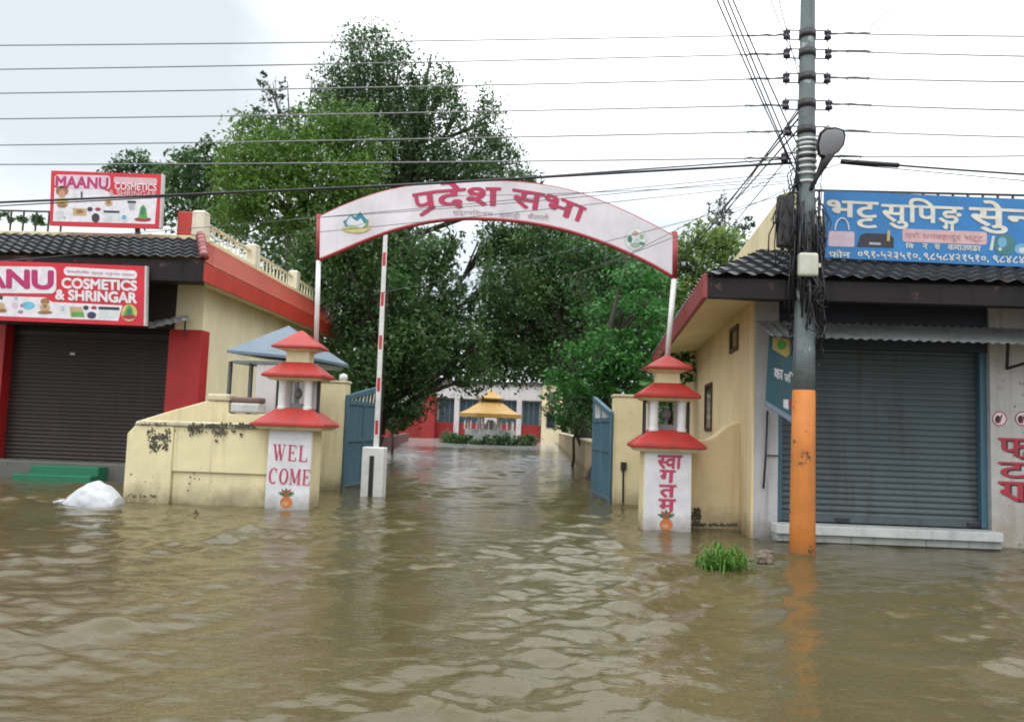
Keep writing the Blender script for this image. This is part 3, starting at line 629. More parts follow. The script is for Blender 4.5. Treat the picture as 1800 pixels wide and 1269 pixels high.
lettering('lettering', t, ['सु', ('ि', {'adv': 0.25}), 'प', ('ङ', {'adv': 0.0}), ('ग', {'cy': 0.55, 'dy': -0.30, 'sx': 0.6, 'sy': 0.55, 'dx': 0.12})], quadmap((1550, 347), (1692, 352), (1550, 402), (1692, 408), YS), CW, 0.02, 0.004)
lettering('lettering', t, ['सेु', ('न', {'cx': 0.36}), 'ट', 'र'], quadmap((1705, 352), (1890, 360), (1705, 408), (1890, 416), YS), CW, 0.022, 0.004)
for w_, a_, b_ in (('फोन', 1457, 1494), ('०९१-५२३५१०,', 1508, 1618), ('९८५८४२१५१०,', 1624, 1738), ('९८४८४७१५', 1746, 1836)):
    y_ = 439+0.036*(a_-1457); z_ = 439+0.036*(b_-1457); lettering('lettering', t, [w_], quadmap((a_, y_), (b_, z_), (a_, y_+13), (b_, z_+13), YS), CW, 0.02, 0.004)
mb = MB(); decal(mb, rr(1586, 402, 1735, 425, 5, 0.04), YS, 0.004); mb.build('banner_ground', INK['rose'], t)
lettering('lettering', t, ['प', 'र', 'ो', ' ', 'धनबहादुर', ' ', 'भट्ट'], quadmap((1592, 407), (1728, 412), (1592, 421), (1728, 428), YS), plain((0.5, 0.2, 0.2), 0.5), 0, 0.008)
for w_, a_, b_ in (([('ि', {'adv': 0.25}), 'व'], 1592, 1606), (['न'], 1622, 1630), (['स'], 1643, 1652), (['कम', 'ाउण', 'डर'], 1666, 1724)):
    y_ = 427+0.045*(a_-1592); z_ = 427+0.045*(b_-1592); lettering('lettering', t, w_, quadmap((a_, y_), (b_, z_), (a_, y_+9), (b_, z_+9), YS), CW, 0.02, 0.004)
goods(t, YS, 0.004, [
    [(rr(1456, 406, 1502, 433, 3), 'lilac')],
    [([(1512, 414), (1522, 410), (1560, 411), (1571, 418), (1571, 436), (1506, 434)], 'black'), ([(1528, 426), (1548, 427), (1548, 431), (1528, 430)], 'grey'), ([(1560, 405), (1565, 405), (1564, 424), (1559, 424)], 'gold')],
    [([(1744, 415), (1749, 415), (1745, 440), (1739, 440)], 'pale')],
    [(ell(1766, 430, 19, 19), 'teal'), (ell(1762, 426, 8, 9), 'sky'), (ell(1758, 438, 3, 3), 'pale')],
    [(ell(1796, 438, 13, 10), 'sky'), (ell(1797, 440, 6, 5), 'pale')],
    [(ell(1850, 440, 22, 16), 'lilac'), (ell(1850, 444, 10, 7), 'mauve')]])
mb = MB(); mb.tube([P(x, y, YS-0.006) for x, y in ell(1480, 405, 12, 21, 14, 180, 360)], 0.011, 5); mb.build('printed_picture', INK['pale'], t)
# crooked board behind the pole
YQ = 10.55
t = thing('sign_board', 'crooked dark teal advertising board hanging behind the orange pole', 'sign', P(1346, 712, YQ))
a, b, c, d = P(1353, 582, YQ), P(1402, 590, YQ), P(1398, 747, YQ), P(1346, 713, YQ); off = Vector((0, 0.03, 0))
mb = MB(); mb.add([a, b, c, d, a+off, b+off, c+off, d+off], [(0, 3, 2, 1), (4, 5, 6, 7), (0, 1, 5, 4), (1, 2, 6, 5), (2, 3, 7, 6), (3, 0, 4, 7)]); mb.build('panel', paint('teal_board_print', (0.03, 0.11, 0.14), 0.4, amt=0.3, streak=0.3), t)
mb = MB(); decal(mb, [(1346, 704), (1398, 736), (1398, 747), (1346, 713)], YQ, 0.004); mb.build('board_edge', plain((0.2, 0.26, 0.34), 0.4), t)
mb = MB(); decal(mb, [(1358, 592), (1388, 596), (1388, 622), (1382, 628), (1358, 614)], YQ, 0.004, 0); decal(mb, ell(1374, 606, 8, 9), YQ, 0.007, 1); mb.build('printed_picture', [INK['gold'], INK['green']], t)
mb = MB(); decal(mb, [(1377, 702), (1386, 702), (1386, 720), (1377, 716)], YQ, 0.004, 0); decal(mb, [(1387, 702), (1393, 704), (1393, 718), (1387, 716)], YQ, 0.004, 1)
mb.build('printed_picture', [INK['pale'], INK['ruby']], t)
lettering('lettering', t, ['का'], quadmap((1361, 648), (1376, 651), (1361, 664), (1376, 667), YQ), WHITE, 0.04)
lettering('lettering', t, ['जि'], quadmap((1379, 652), (1394, 655), (1379, 670), (1394, 673), YQ), WHITE, 0.04)

# ------------------------------------------------------------------ gate pillars
def serif(word):
    """fat-and-thin serif capitals as boxes"""
    Q = []
    def ln(x0, y0, x1, y1, w): 
        d = Vector((x1-x0, y1-y0)); n = Vector((-d.y, d.x)).normalized()*w/2
        Q.append([(x0+n.x, y0+n.y), (x0-n.x, y0-n.y), (x1-n.x, y1-n.y), (x1+n.x, y1+n.y)])
    def se(x, y, w=.26): ln(x-w/2, y, x+w/2, y, .05)
    x = 0
    for ch in word:
        if ch == 'W':
            ln(x+.1, 1, x+.3, 0, .15); ln(x+.3, 0, x+.48, .9, .06); ln(x+.42, 1, x+.62, 0, .15); ln(x+.62, 0, x+.82, 1, .06); se(x+.1, .98); se(x+.44, .98, .22); se(x+.82, .98); x += 1.0
        elif ch in 'EL':
            ln(x+.17, 0, x+.17, 1, .15); se(x+.17, .975, .3); ln(x+.05, .03, x+.62, .03, .06); ln(x+.6, 0, x+.6, .26, .06)
            if ch == 'E': ln(x+.05, .97, x+.6, .97, .06); ln(x+.58, 1, x+.58, .76, .06); ln(x+.17, .52, x+.45, .52, .06); ln(x+.44, .4, x+.44, .64, .05)
            x += .74
        elif ch in 'CO':
            pts = [(x+.36+.28*math.cos(R(a)), .5+.47*math.sin(R(a))) for a in (range(50, 311, 20) if ch == 'C' else range(0, 361, 20))]
            for p, q in zip(pts, pts[1:]):
                mx = abs(((p[0]+q[0])/2-x-.36)/.28); ln(p[0], p[1], q[0], q[1], .06+.10*mx)
            if ch == 'C': ln(x+.56, .98, x+.56, .7, .06)
            x += .76
        elif ch == 'M':
            ln(x+.12, 0, x+.12, 1, .06); ln(x+.14, 1, x+.42, .1, .14); ln(x+.42, .1, x+.72, 1, .06); ln(x+.74, 0, x+.74, 1, .15); se(x+.12, .025); se(x+.74, .025, .3); se(x+.1, .975, .22); se(x+.76, .975, .22); x += .94
        x += .04
    V = []; F = []
    for q in Q: b = len(V); V += q; F.append((b, b+1, b+2, b+3))
    return V, F
def pillar(label, cx, yf, w, dep, zs, ws, write, side_mat):
    """zs: eave, top of lower roof, middle eave, top of middle roof, top eave, apex; ws: half widths of the three eaves"""
    z1, z2, z3, z4, z5, z6 = zs; cy = yf+dep/2; hw = w/2
    t = thing('gate_pillar', label, 'gate pillar', (cx, cy, 0))
    mb = MB(); mb.frustum(cx, cy, -0.5, z1+0.02, hw*1.02, dep/2, hw*0.99, dep/2*0.985); sh = mb.build('shaft', side_mat, t, bevel=0.015)
    mb = MB(); mb.frustum(cx, yf-0.004, -0.45, z1-0.02, hw*0.985, 0.011, hw*0.955, 0.011); mb.build('painted_face', M['pillar_white'], t)
    def roof(za, zb, wa, wb, nm, lip=0.05):
        m = MB(); k = dep/w
        m.frustum(cx, cy, za, za+lip, wa, wa*k*1.08, wa, wa*k*1.08)
        m.frustum(cx, cy, za+lip+0.001, zb, wa*0.985, wa*k*1.065, wb, wb*k); return m.build(nm, M['red'], t, bevel=0.012)
    roof(z1+0.03, z2, ws[0], ws[0]*0.47, 'lower_roof')
    mb = MB(); mb.frustum(cx, cy, z1-0.02, z1+0.029, ws[0]*0.86, ws[0]*dep/w*0.9, ws[0]*0.93, ws[0]*dep/w); mb.build('cornice', M['cream'], t)
    for i in (-1, 1):
        for j in (-1, 1):
            mb = MB(); x, y = cx+i*hw*0.58, cy+j*dep*0.30
            mb.lathe([(0.072, 0), (0.072, 0.04), (0.062, 0.05), (0.062, z3-z2-0.04), (0.075, z3-z2-0.03), (0.075, z3-z2+0.03)], (x, y, z2-0.02), 14); mb.build('lantern_column', M['white_metal'], t, smooth=False)
    for i in (-1, 1):
        mb = MB(); mb.box(cx+i*hw*0.93-0.022, cx+i*hw*0.93+0.022, cy-0.03, cy+0.03, z2-0.12, z3+0.02); mb.build('lantern_post', M['black_metal'], t)
    mb = MB(); mb.box(cx-0.10, cx+0.10, cy-0.08, cy+0.08, z2, z2+0.08); mb.tube([(cx, cy, z2+0.08), (cx, cy, z2+0.16)], 0.02, 8); mb.lathe([(0.02, 0), (0.06, 0.04), (0.07, 0.10), (0.04, 0.16), (0.012, 0.18)], (cx, cy, z2+0.15), 12); mb.build('lamp', M['lens'], t, smooth=False)
    roof(z3+0.02, z4, ws[1], ws[1]*0.46, 'middle_roof')
    mb = MB(); mb.frustum(cx, cy, z3-0.02, z3+0.019, ws[1]*0.8, ws[1]*dep/w*0.8, ws[1]*0.9, ws[1]*dep/w*0.9); mb.build('cornice', M['cream'], t)
    mb = MB(); mb.frustum(cx, cy, z4-0.01, z5-0.05, ws[1]*0.38, ws[1]*dep/w*0.38, ws[1]*0.38, ws[1]*dep/w*0.38); mb.frustum(cx, cy, z5-0.05, z5+0.005, ws[1]*0.40, ws[1]*dep/w*0.4, ws[2]*0.85, ws[2]*dep/w*0.85); mb.build('neck', M['cream'], t)
    roof(z5+0.006, z6, ws[2], 0.02, 'top_roof', 0.035)
    write(t, yf-0.0152)
    return t
def pot(t, px, py, s, yf):
    mb = MB()
    decal(mb, ell(px, py, 11*s, 10*s), yf, 0.002, 0); decal(mb, [(px-5*s, py-9*s), (px+5*s, py-9*s), (px+7*s, py-13*s), (px-7*s, py-13*s)], yf, 0.004, 0)
    decal(mb, ell(px-2*s, py+2*s, 6*s, 4*s), yf, 0.006, 3)
    for k, a in enumerate((-150, -120, -90, -60, -30)):
        ca, sa = math.cos(R(a)), math.sin(R(a)); bx, by = px, py-11*s
        decal(mb, [(bx, by), (bx+9*s*ca-3*s*sa, by+9*s*sa+3*s*ca), (bx+17*s*ca, by+15*s*sa), (bx+9*s*ca+3*s*sa, by+9*s*sa-3*s*ca)], yf, 0.008+0.001*k, 1 if k % 2 == 0 else 2)
    mb.build('painted_pot', [plain((0.55, 0.17, 0.05), 0.5), plain((0.03, 0.16, 0.05), 0.5), plain((0.45, 0.05, 0.05), 0.5), plain((0.62, 0.32, 0.16), 0.5)], t)
def wr_a(t, yf):
    lettering('lettering', t, serif('WEL'), quadmap((480, 780), (541, 783), (478, 809), (539, 812), yf), PINKR, 0, 0.003)
    lettering('lettering', t, serif('COME'), quadmap((474, 821), (546, 825), (471, 850), (544, 853), yf), PINKR, 0, 0.003)
    pot(t, 503, 883, 1.0, yf)
PINKR = plain((0.50, 0.05, 0.12), 0.5)
def fix_overlap(): pass
def wr_b(t, yf):
    lettering('lettering', t, [('स', {'cx': 0.40}), 'व', 'ा'], quadmap((1157, 800), (1199, 801), (1156, 823), (1197, 824), yf), PINKR, 0.035, 0.003)
    lettering('lettering', t, ['ग'], quadmap((1161, 826), (1187, 827), (1160, 847), (1185, 848), yf), PINKR, 0.035, 0.003)
    lettering('lettering', t, ['त'], quadmap((1160, 852), (1188, 853), (1160, 873), (1186, 874), yf), PINKR, 0.035, 0.003)
    lettering('lettering', t, ['म'], quadmap((1159, 877), (1187, 878), (1159, 898), (1186, 899), yf), PINKR, 0.035, 0.003)
    pot(t, 1171, 922, 1.05, yf)
YA, YBp = 12.37, 11.5
xa0, xa1 = PX(467, YA, 850), PX(546, YA, 850); xb0, xb1 = PX(1131, YBp, 860), PX(1216, YBp, 860)
# the serif letters are built from overlapping strokes: give each stroke its own coat
_old = lettering
def lettering(name, parent, items, mapf, mat, bold=0.02, e0=0.004, box=None):
    if isinstance(items, tuple):
        V, F = items; xs = [v[0] for v in V]; ys = [v[1] for v in V]; x0, x1, y0, y1 = min(xs), max(xs), min(ys), max(ys); mb = MB()
        for k, f in enumerate(F):
            mb.add([mapf((V[i][0]-x0)/(x1-x0), (V[i][1]-y0)/(y1-y0), e0+0.00025*k) for i in f], [tuple(range(len(f)))])
        return mb.build(name, mat, parent)
    return _old(name, parent, items, mapf, mat, bold, e0, box)
pillar('white gate pillar reading WELCOME under three red pagoda roofs, ending the mouldy wall', (xa0+xa1)/2, YA, xa1-xa0, 0.52, (1.24, 1.56, 2.02, 2.29, 2.50, 2.81), (0.575, 0.487, 0.385), wr_a, M['cream'])
pillar('white gate pillar with vertical Devanagari letters under three red roofs, beside the buff wall', (xb0+xb1)/2, YBp, xb1-xb0, 0.52, (1.13, 1.42, 1.86, 2.10, 2.29, 2.52), (0.515, 0.44, 0.335), wr_b, M['cream'])

# ------------------------------------------------------------------ arch over the gate
def arch():
    A = P(562, 420, 12.72); B = P(1185, 450, 11.85); A.z = 0; B.z = 0; dx = B-A; nrm = Vector((dx.y, -dx.x, 0)).normalized()
    if nrm.y > 0: nrm = -nrm
    def Q(px, py, e=0.0):
        d = ray(px, py); o = A+nrm*e; k = (o-CAM).dot(nrm)/d.dot(nrm); return CAM+d*k
    t = thing('arch_sign', 'white curved arch sign with crimson Devanagari title spanning the gate on thin poles', 'arch sign', (A+B)/2)
    tp = [(562, 381), (600, 363), (650, 344), (700, 331), (760, 323), (830, 319), (900, 320), (960, 326), (1010, 337), (1060, 355), (1110, 377), (1150, 397), (1187, 417)]
    bt = [(562, 456), (600, 440), (650, 419), (700, 402), (760, 389), (820, 384), (880, 386), (940, 393), (1000, 406), (1060, 426), (1110, 447), (1150, 467), (1184, 487)]
    def cr(pts, m):   # smooth curve through the points
        out = []; n = len(pts)
        for i in range(n-1):
            p0, p1, p2, p3 = [Vector(pts[max(0, min(n-1, i+j))]) for j in (-1, 0, 1, 2)]
            for k in range(m):
                s = k/m; out.append(0.5*((2*p1)+(p2-p0)*s+(2*p0-5*p1+4*p2-p3)*s*s+(3*p1-p0-3*p2+p3)*s**3))
        return out+[Vector(pts[-1])]
    T, Bt = cr(tp, 4), cr(bt, 4); n = len(T); mb = MB()
    fr = [Q(p.x, p.y) for p in T]+[Q(p.x, p.y) for p in Bt]; bk = [v-nrm*0.05 for v in fr]; m = 2*n
    fs = []
    for i in range(n-1):
        fs += [(n+i, n+i+1, i+1, i), (m+i, m+i+1, m+n+i+1, m+n+i), (i, i+1, m+i+1, m+i), (n+i+1, n+i, m+n+i, m+n+i+1)]
    fs += [(0, m, m+n, n), (n-1, 2*n-1, m+2*n-1, m+n-1)]
    mb.add(fr+bk, fs); mb.build('panel', M['sign_white'], t)
    tr = plain((0.36, 0.03, 0.04), 0.5)
    mb = MB(); mb.tube([v+nrm*0.004-nrm*0.025 for v in fr[:n]], 0.020, 6); mb.tube([v-nrm*0.02 for v in fr[n:]], 0.032, 6); mb.build('trim', tr, t, smooth=True)
    for (px, y0, y1, pb) in ((561, 377, 458, (556, 600)), (1186, 408, 490, (1172, 632))):
        top, bot = Q(px, y0, -0.03), Q(px-1, y1, -0.03); foot = Q(pb[0], pb[1], -0.03)
        mb = MB(); mb.tube([top, bot], 0.045, 8); mb.build('end_post', tr, t, smooth=True)
        mb = MB(); mb.tube([bot, foot-Vector((0, 0, 0.1))], 0.04, 10); mb.build('pole', M['white_metal'], t, smooth=True)
    head = cr([(724, 340), (770, 333), (830, 329), (885, 329), (935, 335), (985, 346), (1032, 365)], 6)
    foot = cr([(730, 372), (774, 366), (830, 362), (884, 362), (930, 367), (976, 376), (1022, 391)], 6)
    def mp(u, v, e):
        # v: 0 foot of the letters .. 1 head line
        def at(c, s):
            s = max(0, min(0.9999, s))*(len(c)-1); i = int(s); return c[i].lerp(c[i+1], s-i)
        p = at(foot, u).lerp(at(head, u), v); return Q(p.x, p.y, e)
    items = ['प', ('/', [(-0.44, -0.13), (-0.39, -0.19), (-0.06, 0.06), (-0.11, 0.13)]), 'दे', 'श', ' ', 'स', 'भा']
    V, F = compose(items); xs = [v[0] for v in V]
    lettering('lettering', t, items, mp, plain((0.46, 0.02, 0.09), 0.5), 0.024, 0.004, box=(min(xs), max(xs), 0.0, 0.66))
    def strip(a, b):   # the small line under the title, one word at a time
        def f(u, v, e): k = a+(b-a)*u; x = 795+170*k; return Q(x, 374+6*k+3*k*k+5-11*v, e)
        return f
    for w_, a_, b_ in ((['स', 'ुदूरप', ('ि', {'adv': 0.25}), 'श', 'चम'], 0.0, 0.42), (['धनगढी'], 0.49, 0.70), (['क', 'ैलाली'], 0.78, 1.0)):
        lettering('lettering', t, w_, strip(a_, b_), plain((0.34, 0.24, 0.27), 0.5), 0.0, 0.004)
    # emblems
    mb = MB(); mats = [plain(c, 0.5) for c in ((0.60, 0.66, 0.66), (0.03, 0.20, 0.30), (0.10, 0.33, 0.12), (0.60, 0.50, 0.16), (0.66, 0.68, 0.72), (0.35, 0.42, 0.18))]
    def em(pts, e, mi): mb.add([Q(x, y, e) for x, y in pts], [tuple(range(len(pts)))], mi)
    em(ell(626, 388, 22, 17, 24), 0.004, 0); em([(606, 389), (617, 377), (624, 382), (633, 372), (643, 384), (647, 391), (626, 397)], 0.006, 1)
    em([(610, 388), (617, 380), (622, 386), (628, 389), (634, 384), (640, 392), (626, 397), (612, 395)], 0.008, 4); em([(603, 389), (607, 386), (609, 394), (614, 399), (607, 398)], 0.010, 1); em([(648, 388), (644, 385), (643, 395), (637, 400), (645, 399)], 0.010, 2)
    em([(602, 399), (612, 402), (626, 403), (640, 401), (650, 396), (651, 402), (641, 408), (626, 410), (610, 408), (601, 404)], 0.012, 3); em(ell(620, 399, 8, 3), 0.0135, 5)
    mb.build('emblem', mats, t)
    mb = MB(); mats = [plain(c, 0.5) for c in ((0.52, 0.60, 0.57), (0.70, 0.70, 0.72), (0.04, 0.20, 0.13), (0.30, 0.42, 0.30), (0.5, 0.35, 0.3), (0.5, 0.6, 0.66))]
    em(ell(1117, 420, 20, 21, 24), 0.004, 0); em(ell(1117, 420, 17.5, 18.5, 24), 0.006, 1)
    em([(1103, 418), (1108, 413), (1112, 420), (1109, 428), (1103, 424)], 0.008, 2); em([(1124, 425), (1134, 427), (1131, 432), (1123, 429)], 0.008, 2)
    em(ell(1117, 431, 9, 5), 0.008, 3); em([(1110, 411), (1117, 405), (1124, 412), (1117, 416)], 0.008, 4); em([(1113, 424), (1119, 415), (1126, 423)], 0.010, 5); em(ell(1128, 416, 4, 5), 0.008, 3)
    mb.build('emblem', mats, t)
arch()

# ------------------------------------------------------------------ walls by the gate
YW = 12.5; x0, x1 = PX(218, YW, 850), xa0-0.005; zt = 1.27
t = thing('garden_wall', 'low cream wall with black mould stains, joined to the WELCOME pillar', 'wall', ((x0+x1)/2, YW, 0))
xp = PX(300, YW, 850)
mb = MB(); mb.prism_y([(x0, -0.5), (xp, -0.5), (xp, zt-0.06), (x0+0.12, zt-0.06), (x0, zt-0.2)], YW-0.02, YW+0.5); mb.build('pier', M['cream'], t, bevel=0.02)
mb = MB(); mb.box(xp+0.002, x1, YW+0.04, YW+0.4, -0.5, 0.5); mb.box(xp+0.002, x1, YW, YW+0.4, 0.502, zt-0.06); mb.build('panel', M['cream'], t, bevel=0.012)
mb = MB(); mb.prism_y([(x0+0.10, zt-0.058), (x1, zt-0.058), (x1, zt+0.02), (x0+0.2, zt+0.02)], YW-0.04, YW+0.52); mb.build('coping', M['cream_mold'], t, bevel=0.02)
# mould patches: thin uneven crusts on the plaster
mould = plain((0.075, 0.072, 0.05), 0.9); rd = random.Random(4); mb = MB(); k = 0
def crust(cx, cy, w, h, n, YW=12.5-0.02):
    global k
    for _ in range(n):
        x, y = cx+rd.uniform(-w, w), cy+rd.uniform(-h, h)*rd.random(); s = rd.uniform(0.4, 1.9); nn = 8; k += 1
        mb.add([P(x+s*rd.uniform(.6, 1.3)*math.cos(6.283*i/nn), y+s*1.3*rd.uniform(.6, 1.4)*math.sin(6.283*i/nn), YW-0.003-0.0002*(k % 40)) for i in range(nn)], [tuple(range(nn))])
crust(279, 768, 20, 16, 150); crust(278, 786, 17, 12, 90); crust(360, 757, 70, 9, 40); crust(386, 762, 9, 20, 60); crust(340, 756, 9, 14, 30); crust(424, 764, 2, 4, 12); crust(300, 840, 80, 40, 14); crust(250, 872, 30, 8, 24); crust(400, 748, 68, 6, 230, 12.5-0.042); crust(262, 746, 30, 4, 30, 12.5-0.042); crust(440, 748, 26, 6, 110, 12.5-0.042)
mb.build('mould', mould, t)
YV = 13.5
t = thing('garden_wall', 'raised cream wall sloping up behind the mouldy wall, with dark coping stones', 'wall', (PX(350, YV), YV, 0))
def xz(px, py, Y): p = P(px, py, Y); return (p.x, p.z)
mb = MB(); mb.prism_y([(xz(236, 850, YV)[0], -0.5), (xz(520, 850, YV)[0], -0.5), xz(520, 729, YV), xz(402, 727, YV), xz(402, 706, YV), xz(362, 705, YV), xz(300, 722, YV), xz(238, 741, YV)], YV, YV+0.3); mb.build('panel', M['cream'], t, bevel=0.02)
mb = MB(); a = P(364, 704, YV); mb.box(a.x, a.x+0.40, YV-0.03, YV+0.33, a.z, a.z+0.12); mb.build('coping', M['cream_mold'], t, bevel=0.03)
mb = MB(); a = P(405, 725, YV); mb.box(a.x, a.x+0.5, YV-0.03, YV+0.33, a.z, a.z+0.17); mb.build('coping', M['ledge'], t, bevel=0.03)
mb = MB(); mb.box(a.x+0.02, a.x+0.5, YV-0.01, YV+0.31, a.z+0.171, a.z+0.27); mb.build('coping', paint('dark_red_coping', (0.16, 0.09, 0.085), 0.6, MOLD, 0.7, 0.4, 4), t, bevel=0.03)
YG = 15.9; x0, x1 = PX(500, YG, 800), PX(602, YG, 800); zt = PZ(590, 673, YG)
t = thing('gate_post', 'plain cream gate post wall behind the WELCOME pillar, holding the open leaf', 'gate post', ((x0+x1)/2, YG, 0))
mb = MB(); mb.box(x0, x1, YG, YG+0.4, -0.5, zt); mb.build('wall', M['cream'], t, bevel=0.02)
mb = MB(); mb.box(x0-0.02, x1+0.02, YG-0.02, YG+0.42, zt+0.001, zt+0.05); mb.build('coping', M['cream_mold'], t, bevel=0.012)
mb = MB(); mb.lathe([(0.05, 0), (0.09, 0.05), (0.08, 0.12), (0.02, 0.15)], (x1-0.1, YG+0.15, zt+0.05), 10); mb.build('finial', M['white_metal'], t, smooth=True)
YH = 15.0; x2, x3 = PX(1077, YH, 800), PX(1150, YH, 800); zh = PZ(1100, 698, YH)
t = thing('gate_post', 'cream gate post wall with a black slot, holding the blue leaf near the buff shop', 'gate post', ((x2+x3)/2, YH, 0))
mb = MB(); mb.box(x2, x3, YH, YH+0.4, -0.5, zh); mb.build('wall', M['cream'], t, bevel=0.02)
mb = MB(); mb.box(x2-0.02, x3+0.02, YH-0.02, YH+0.42, zh+0.001, zh+0.05); mb.build('coping', M['cream_mold'], t, bevel=0.012)
mb = MB(); mb.tube([P(1096, 812, YH-0.02), P(1095, 884, YH-0.02)], 0.018, 6); mb.box(PX(1093, YH, 815)-0.02, PX(1099, YH, 815)+0.02, YH-0.05, YH-0.002, PZ(1096, 826, YH), PZ(1096, 812, YH)); mb.build('bolt', M['black_metal'], t)
YK = 12.0
t = thing('boundary_wall', 'buff boundary wall with stepped curved top beside the Devanagari pillar', 'wall', (PX(1265, YK), YK, 0))
mossA = True
top = [(1322, 742), (1293, 743), (1280, 748), (1268, 758), (1256, 768), (1244, 773), (1216, 775)]
mb = MB(); mb.prism_y([(xz(1214, 860, YK)[0], -0.5), (XCR := PX(1321, YK, 840), -0.5)]+[xz(min(x, 1321), y, YK) for x, y in top], YK, YK+0.3); mb.build('panel', M['buff_house'], t, bevel=0.02)
mb = MB(); crust(1224, 906, 8, 18, 170, YK); crust(1255, 922, 40, 3, 120, YK); mb.build('moss', mould, t)

# ------------------------------------------------------------------ gate leaves
def leaf(label, hinge, free, zl, zh_, balus):
    h, f = Vector(hinge), Vector(free); d = (f-h); ln = d.length; d.normalize(); n = Vector((-d.y, d.x, 0))
    t = thing('gate_leaf', label, 'gate', (h.x, h.y, 0), 'blue gate leaves')
    def bar(mb, s0, z0, s1, z1, w=0.03, th=0.025):
        a, b = h+d*s0, h+d*s1; k = Vector((0, 0, 1))*w; q = n*th
        mb.hexa([a-q+Vector((0, 0, z0))-k, b-q+Vector((0, 0, z1))-k, b+q+Vector((0, 0, z1))-k, a+q+Vector((0, 0, z0))-k], [a-q+Vector((0, 0, z0))+k, b-q+Vector((0, 0, z1))+k, b+q+Vector((0, 0, z1))+k, a+q+Vector((0, 0, z0))+k])
    mb = MB(); m = int(ln/0.16); vs = []   # ribbed sheet
    for i in range(m*2+1):
        s = ln*i/(m*2); o2 = n*(0.012 if i % 2 else -0.004); p = h+d*s+o2; vs += [p+Vector((0, 0, -0.3)), p+Vector((0, 0, zl-0.12))]
    mb.add(vs, [(2*i, 2*i+2, 2*i+3, 2*i+1) for i in range(m*2)]); mb.build('sheet', M['blue_metal'], t)
    mb = MB()
    bar(mb, 0, zl-0.1, ln, zl-0.1, 0.04); bar(mb, 0, 1.0, ln, 1.0); bar(mb, 0, 0.1, ln, 0.1); bar(mb, 0, zl, ln, zh_, 0.045, 0.04)
    for s in (0, ln*0.5, ln):
        a = h+d*s; mb.tube([a+Vector((0, 0, -0.4)), a+Vector((0, 0, zl+(zh_-zl)*s/ln))], 0.035, 8)
    mb.build('frame', M['blue_metal'], t)
    mb = MB()
    for i in range(1, balus):
        s = ln*i/balus; a = h+d*s; mb.tube([a+Vector((0, 0, zl-0.07)), a+d*0.05+Vector((0, 0, zl+(zh_-zl)*s/ln-0.04))], 0.018, 6)
    mb.build('lattice', M['ledge'], t)
leaf('open blue sheet-metal gate leaf beside the raised boom barrier', (x1+0.05, 15.9, 0), (PX(665, 17.8, 760), 17.8, 0), PZ(605, 698, 15.9), PZ(663, 682, 17.8), 9)
leaf('open blue sheet-metal gate leaf on the post with a black slot', (x2-0.04, 15.0, 0), (PX(1043, 17.0, 790), 17.0, 0), PZ(1076, 728, 15), PZ(1045, 701, 17), 9)

# ------------------------------------------------------------------ boom barrier
YB_ = 14.8; hx0, hx1 = PX(634, YB_, 840), PX(673, YB_, 840); hz = PZ(655, 786, YB_)
t = thing('boom_barrier', 'white and red striped boom barrier with its arm raised in the gateway', 'boom barrier', ((hx0+hx1)/2, YB_, 0))
mb = MB(); mb.box(hx0, hx1, YB_, YB_+0.35, -0.5, hz); hs = mb.build('housing', M['white_metal'], t, bevel=0.02)
mb = MB(); a = P(650, 801, YB_); b = P(658, 868, YB_); mb.box(a.x, a.x+0.085, YB_-0.012, YB_-0.001, -0.1, a.z); mb.build('slot', M['black_metal'], hs)
A0, A1 = P(661, 790, YB_+0.16), P(678, 408, YB_+0.16); ax = (A1-A0)
mb = MB(); w = Vector((0.046, 0, 0)); dd = Vector((0, 0.03, 0))
mb.hexa([A0-w-dd, A0+w-dd, A0+w+dd, A0-w+dd], [A1-w*0.8-dd, A1+w*0.8-dd, A1+w*0.8+dd, A1-w*0.8+dd]); am = mb.build('arm', M['white_metal'], t)
for y in (457, 528, 604, 678, 752):
    s0, s1 = (790-(y+12))/382, (790-(y-12))/382; p, q = A0+ax*s0, A0+ax*s1; w2 = Vector((0.028, 0, 0)); d2 = Vector((0, 0.033, 0))
    mb = MB(); mb.hexa([p-w2-d2, p+w2-d2, p+w2+d2, p-w2+d2], [q-w2-d2, q+w2-d2, q+w2+d2, q-w2+d2]); mb.build('stripe', M['red_stripe'], am)

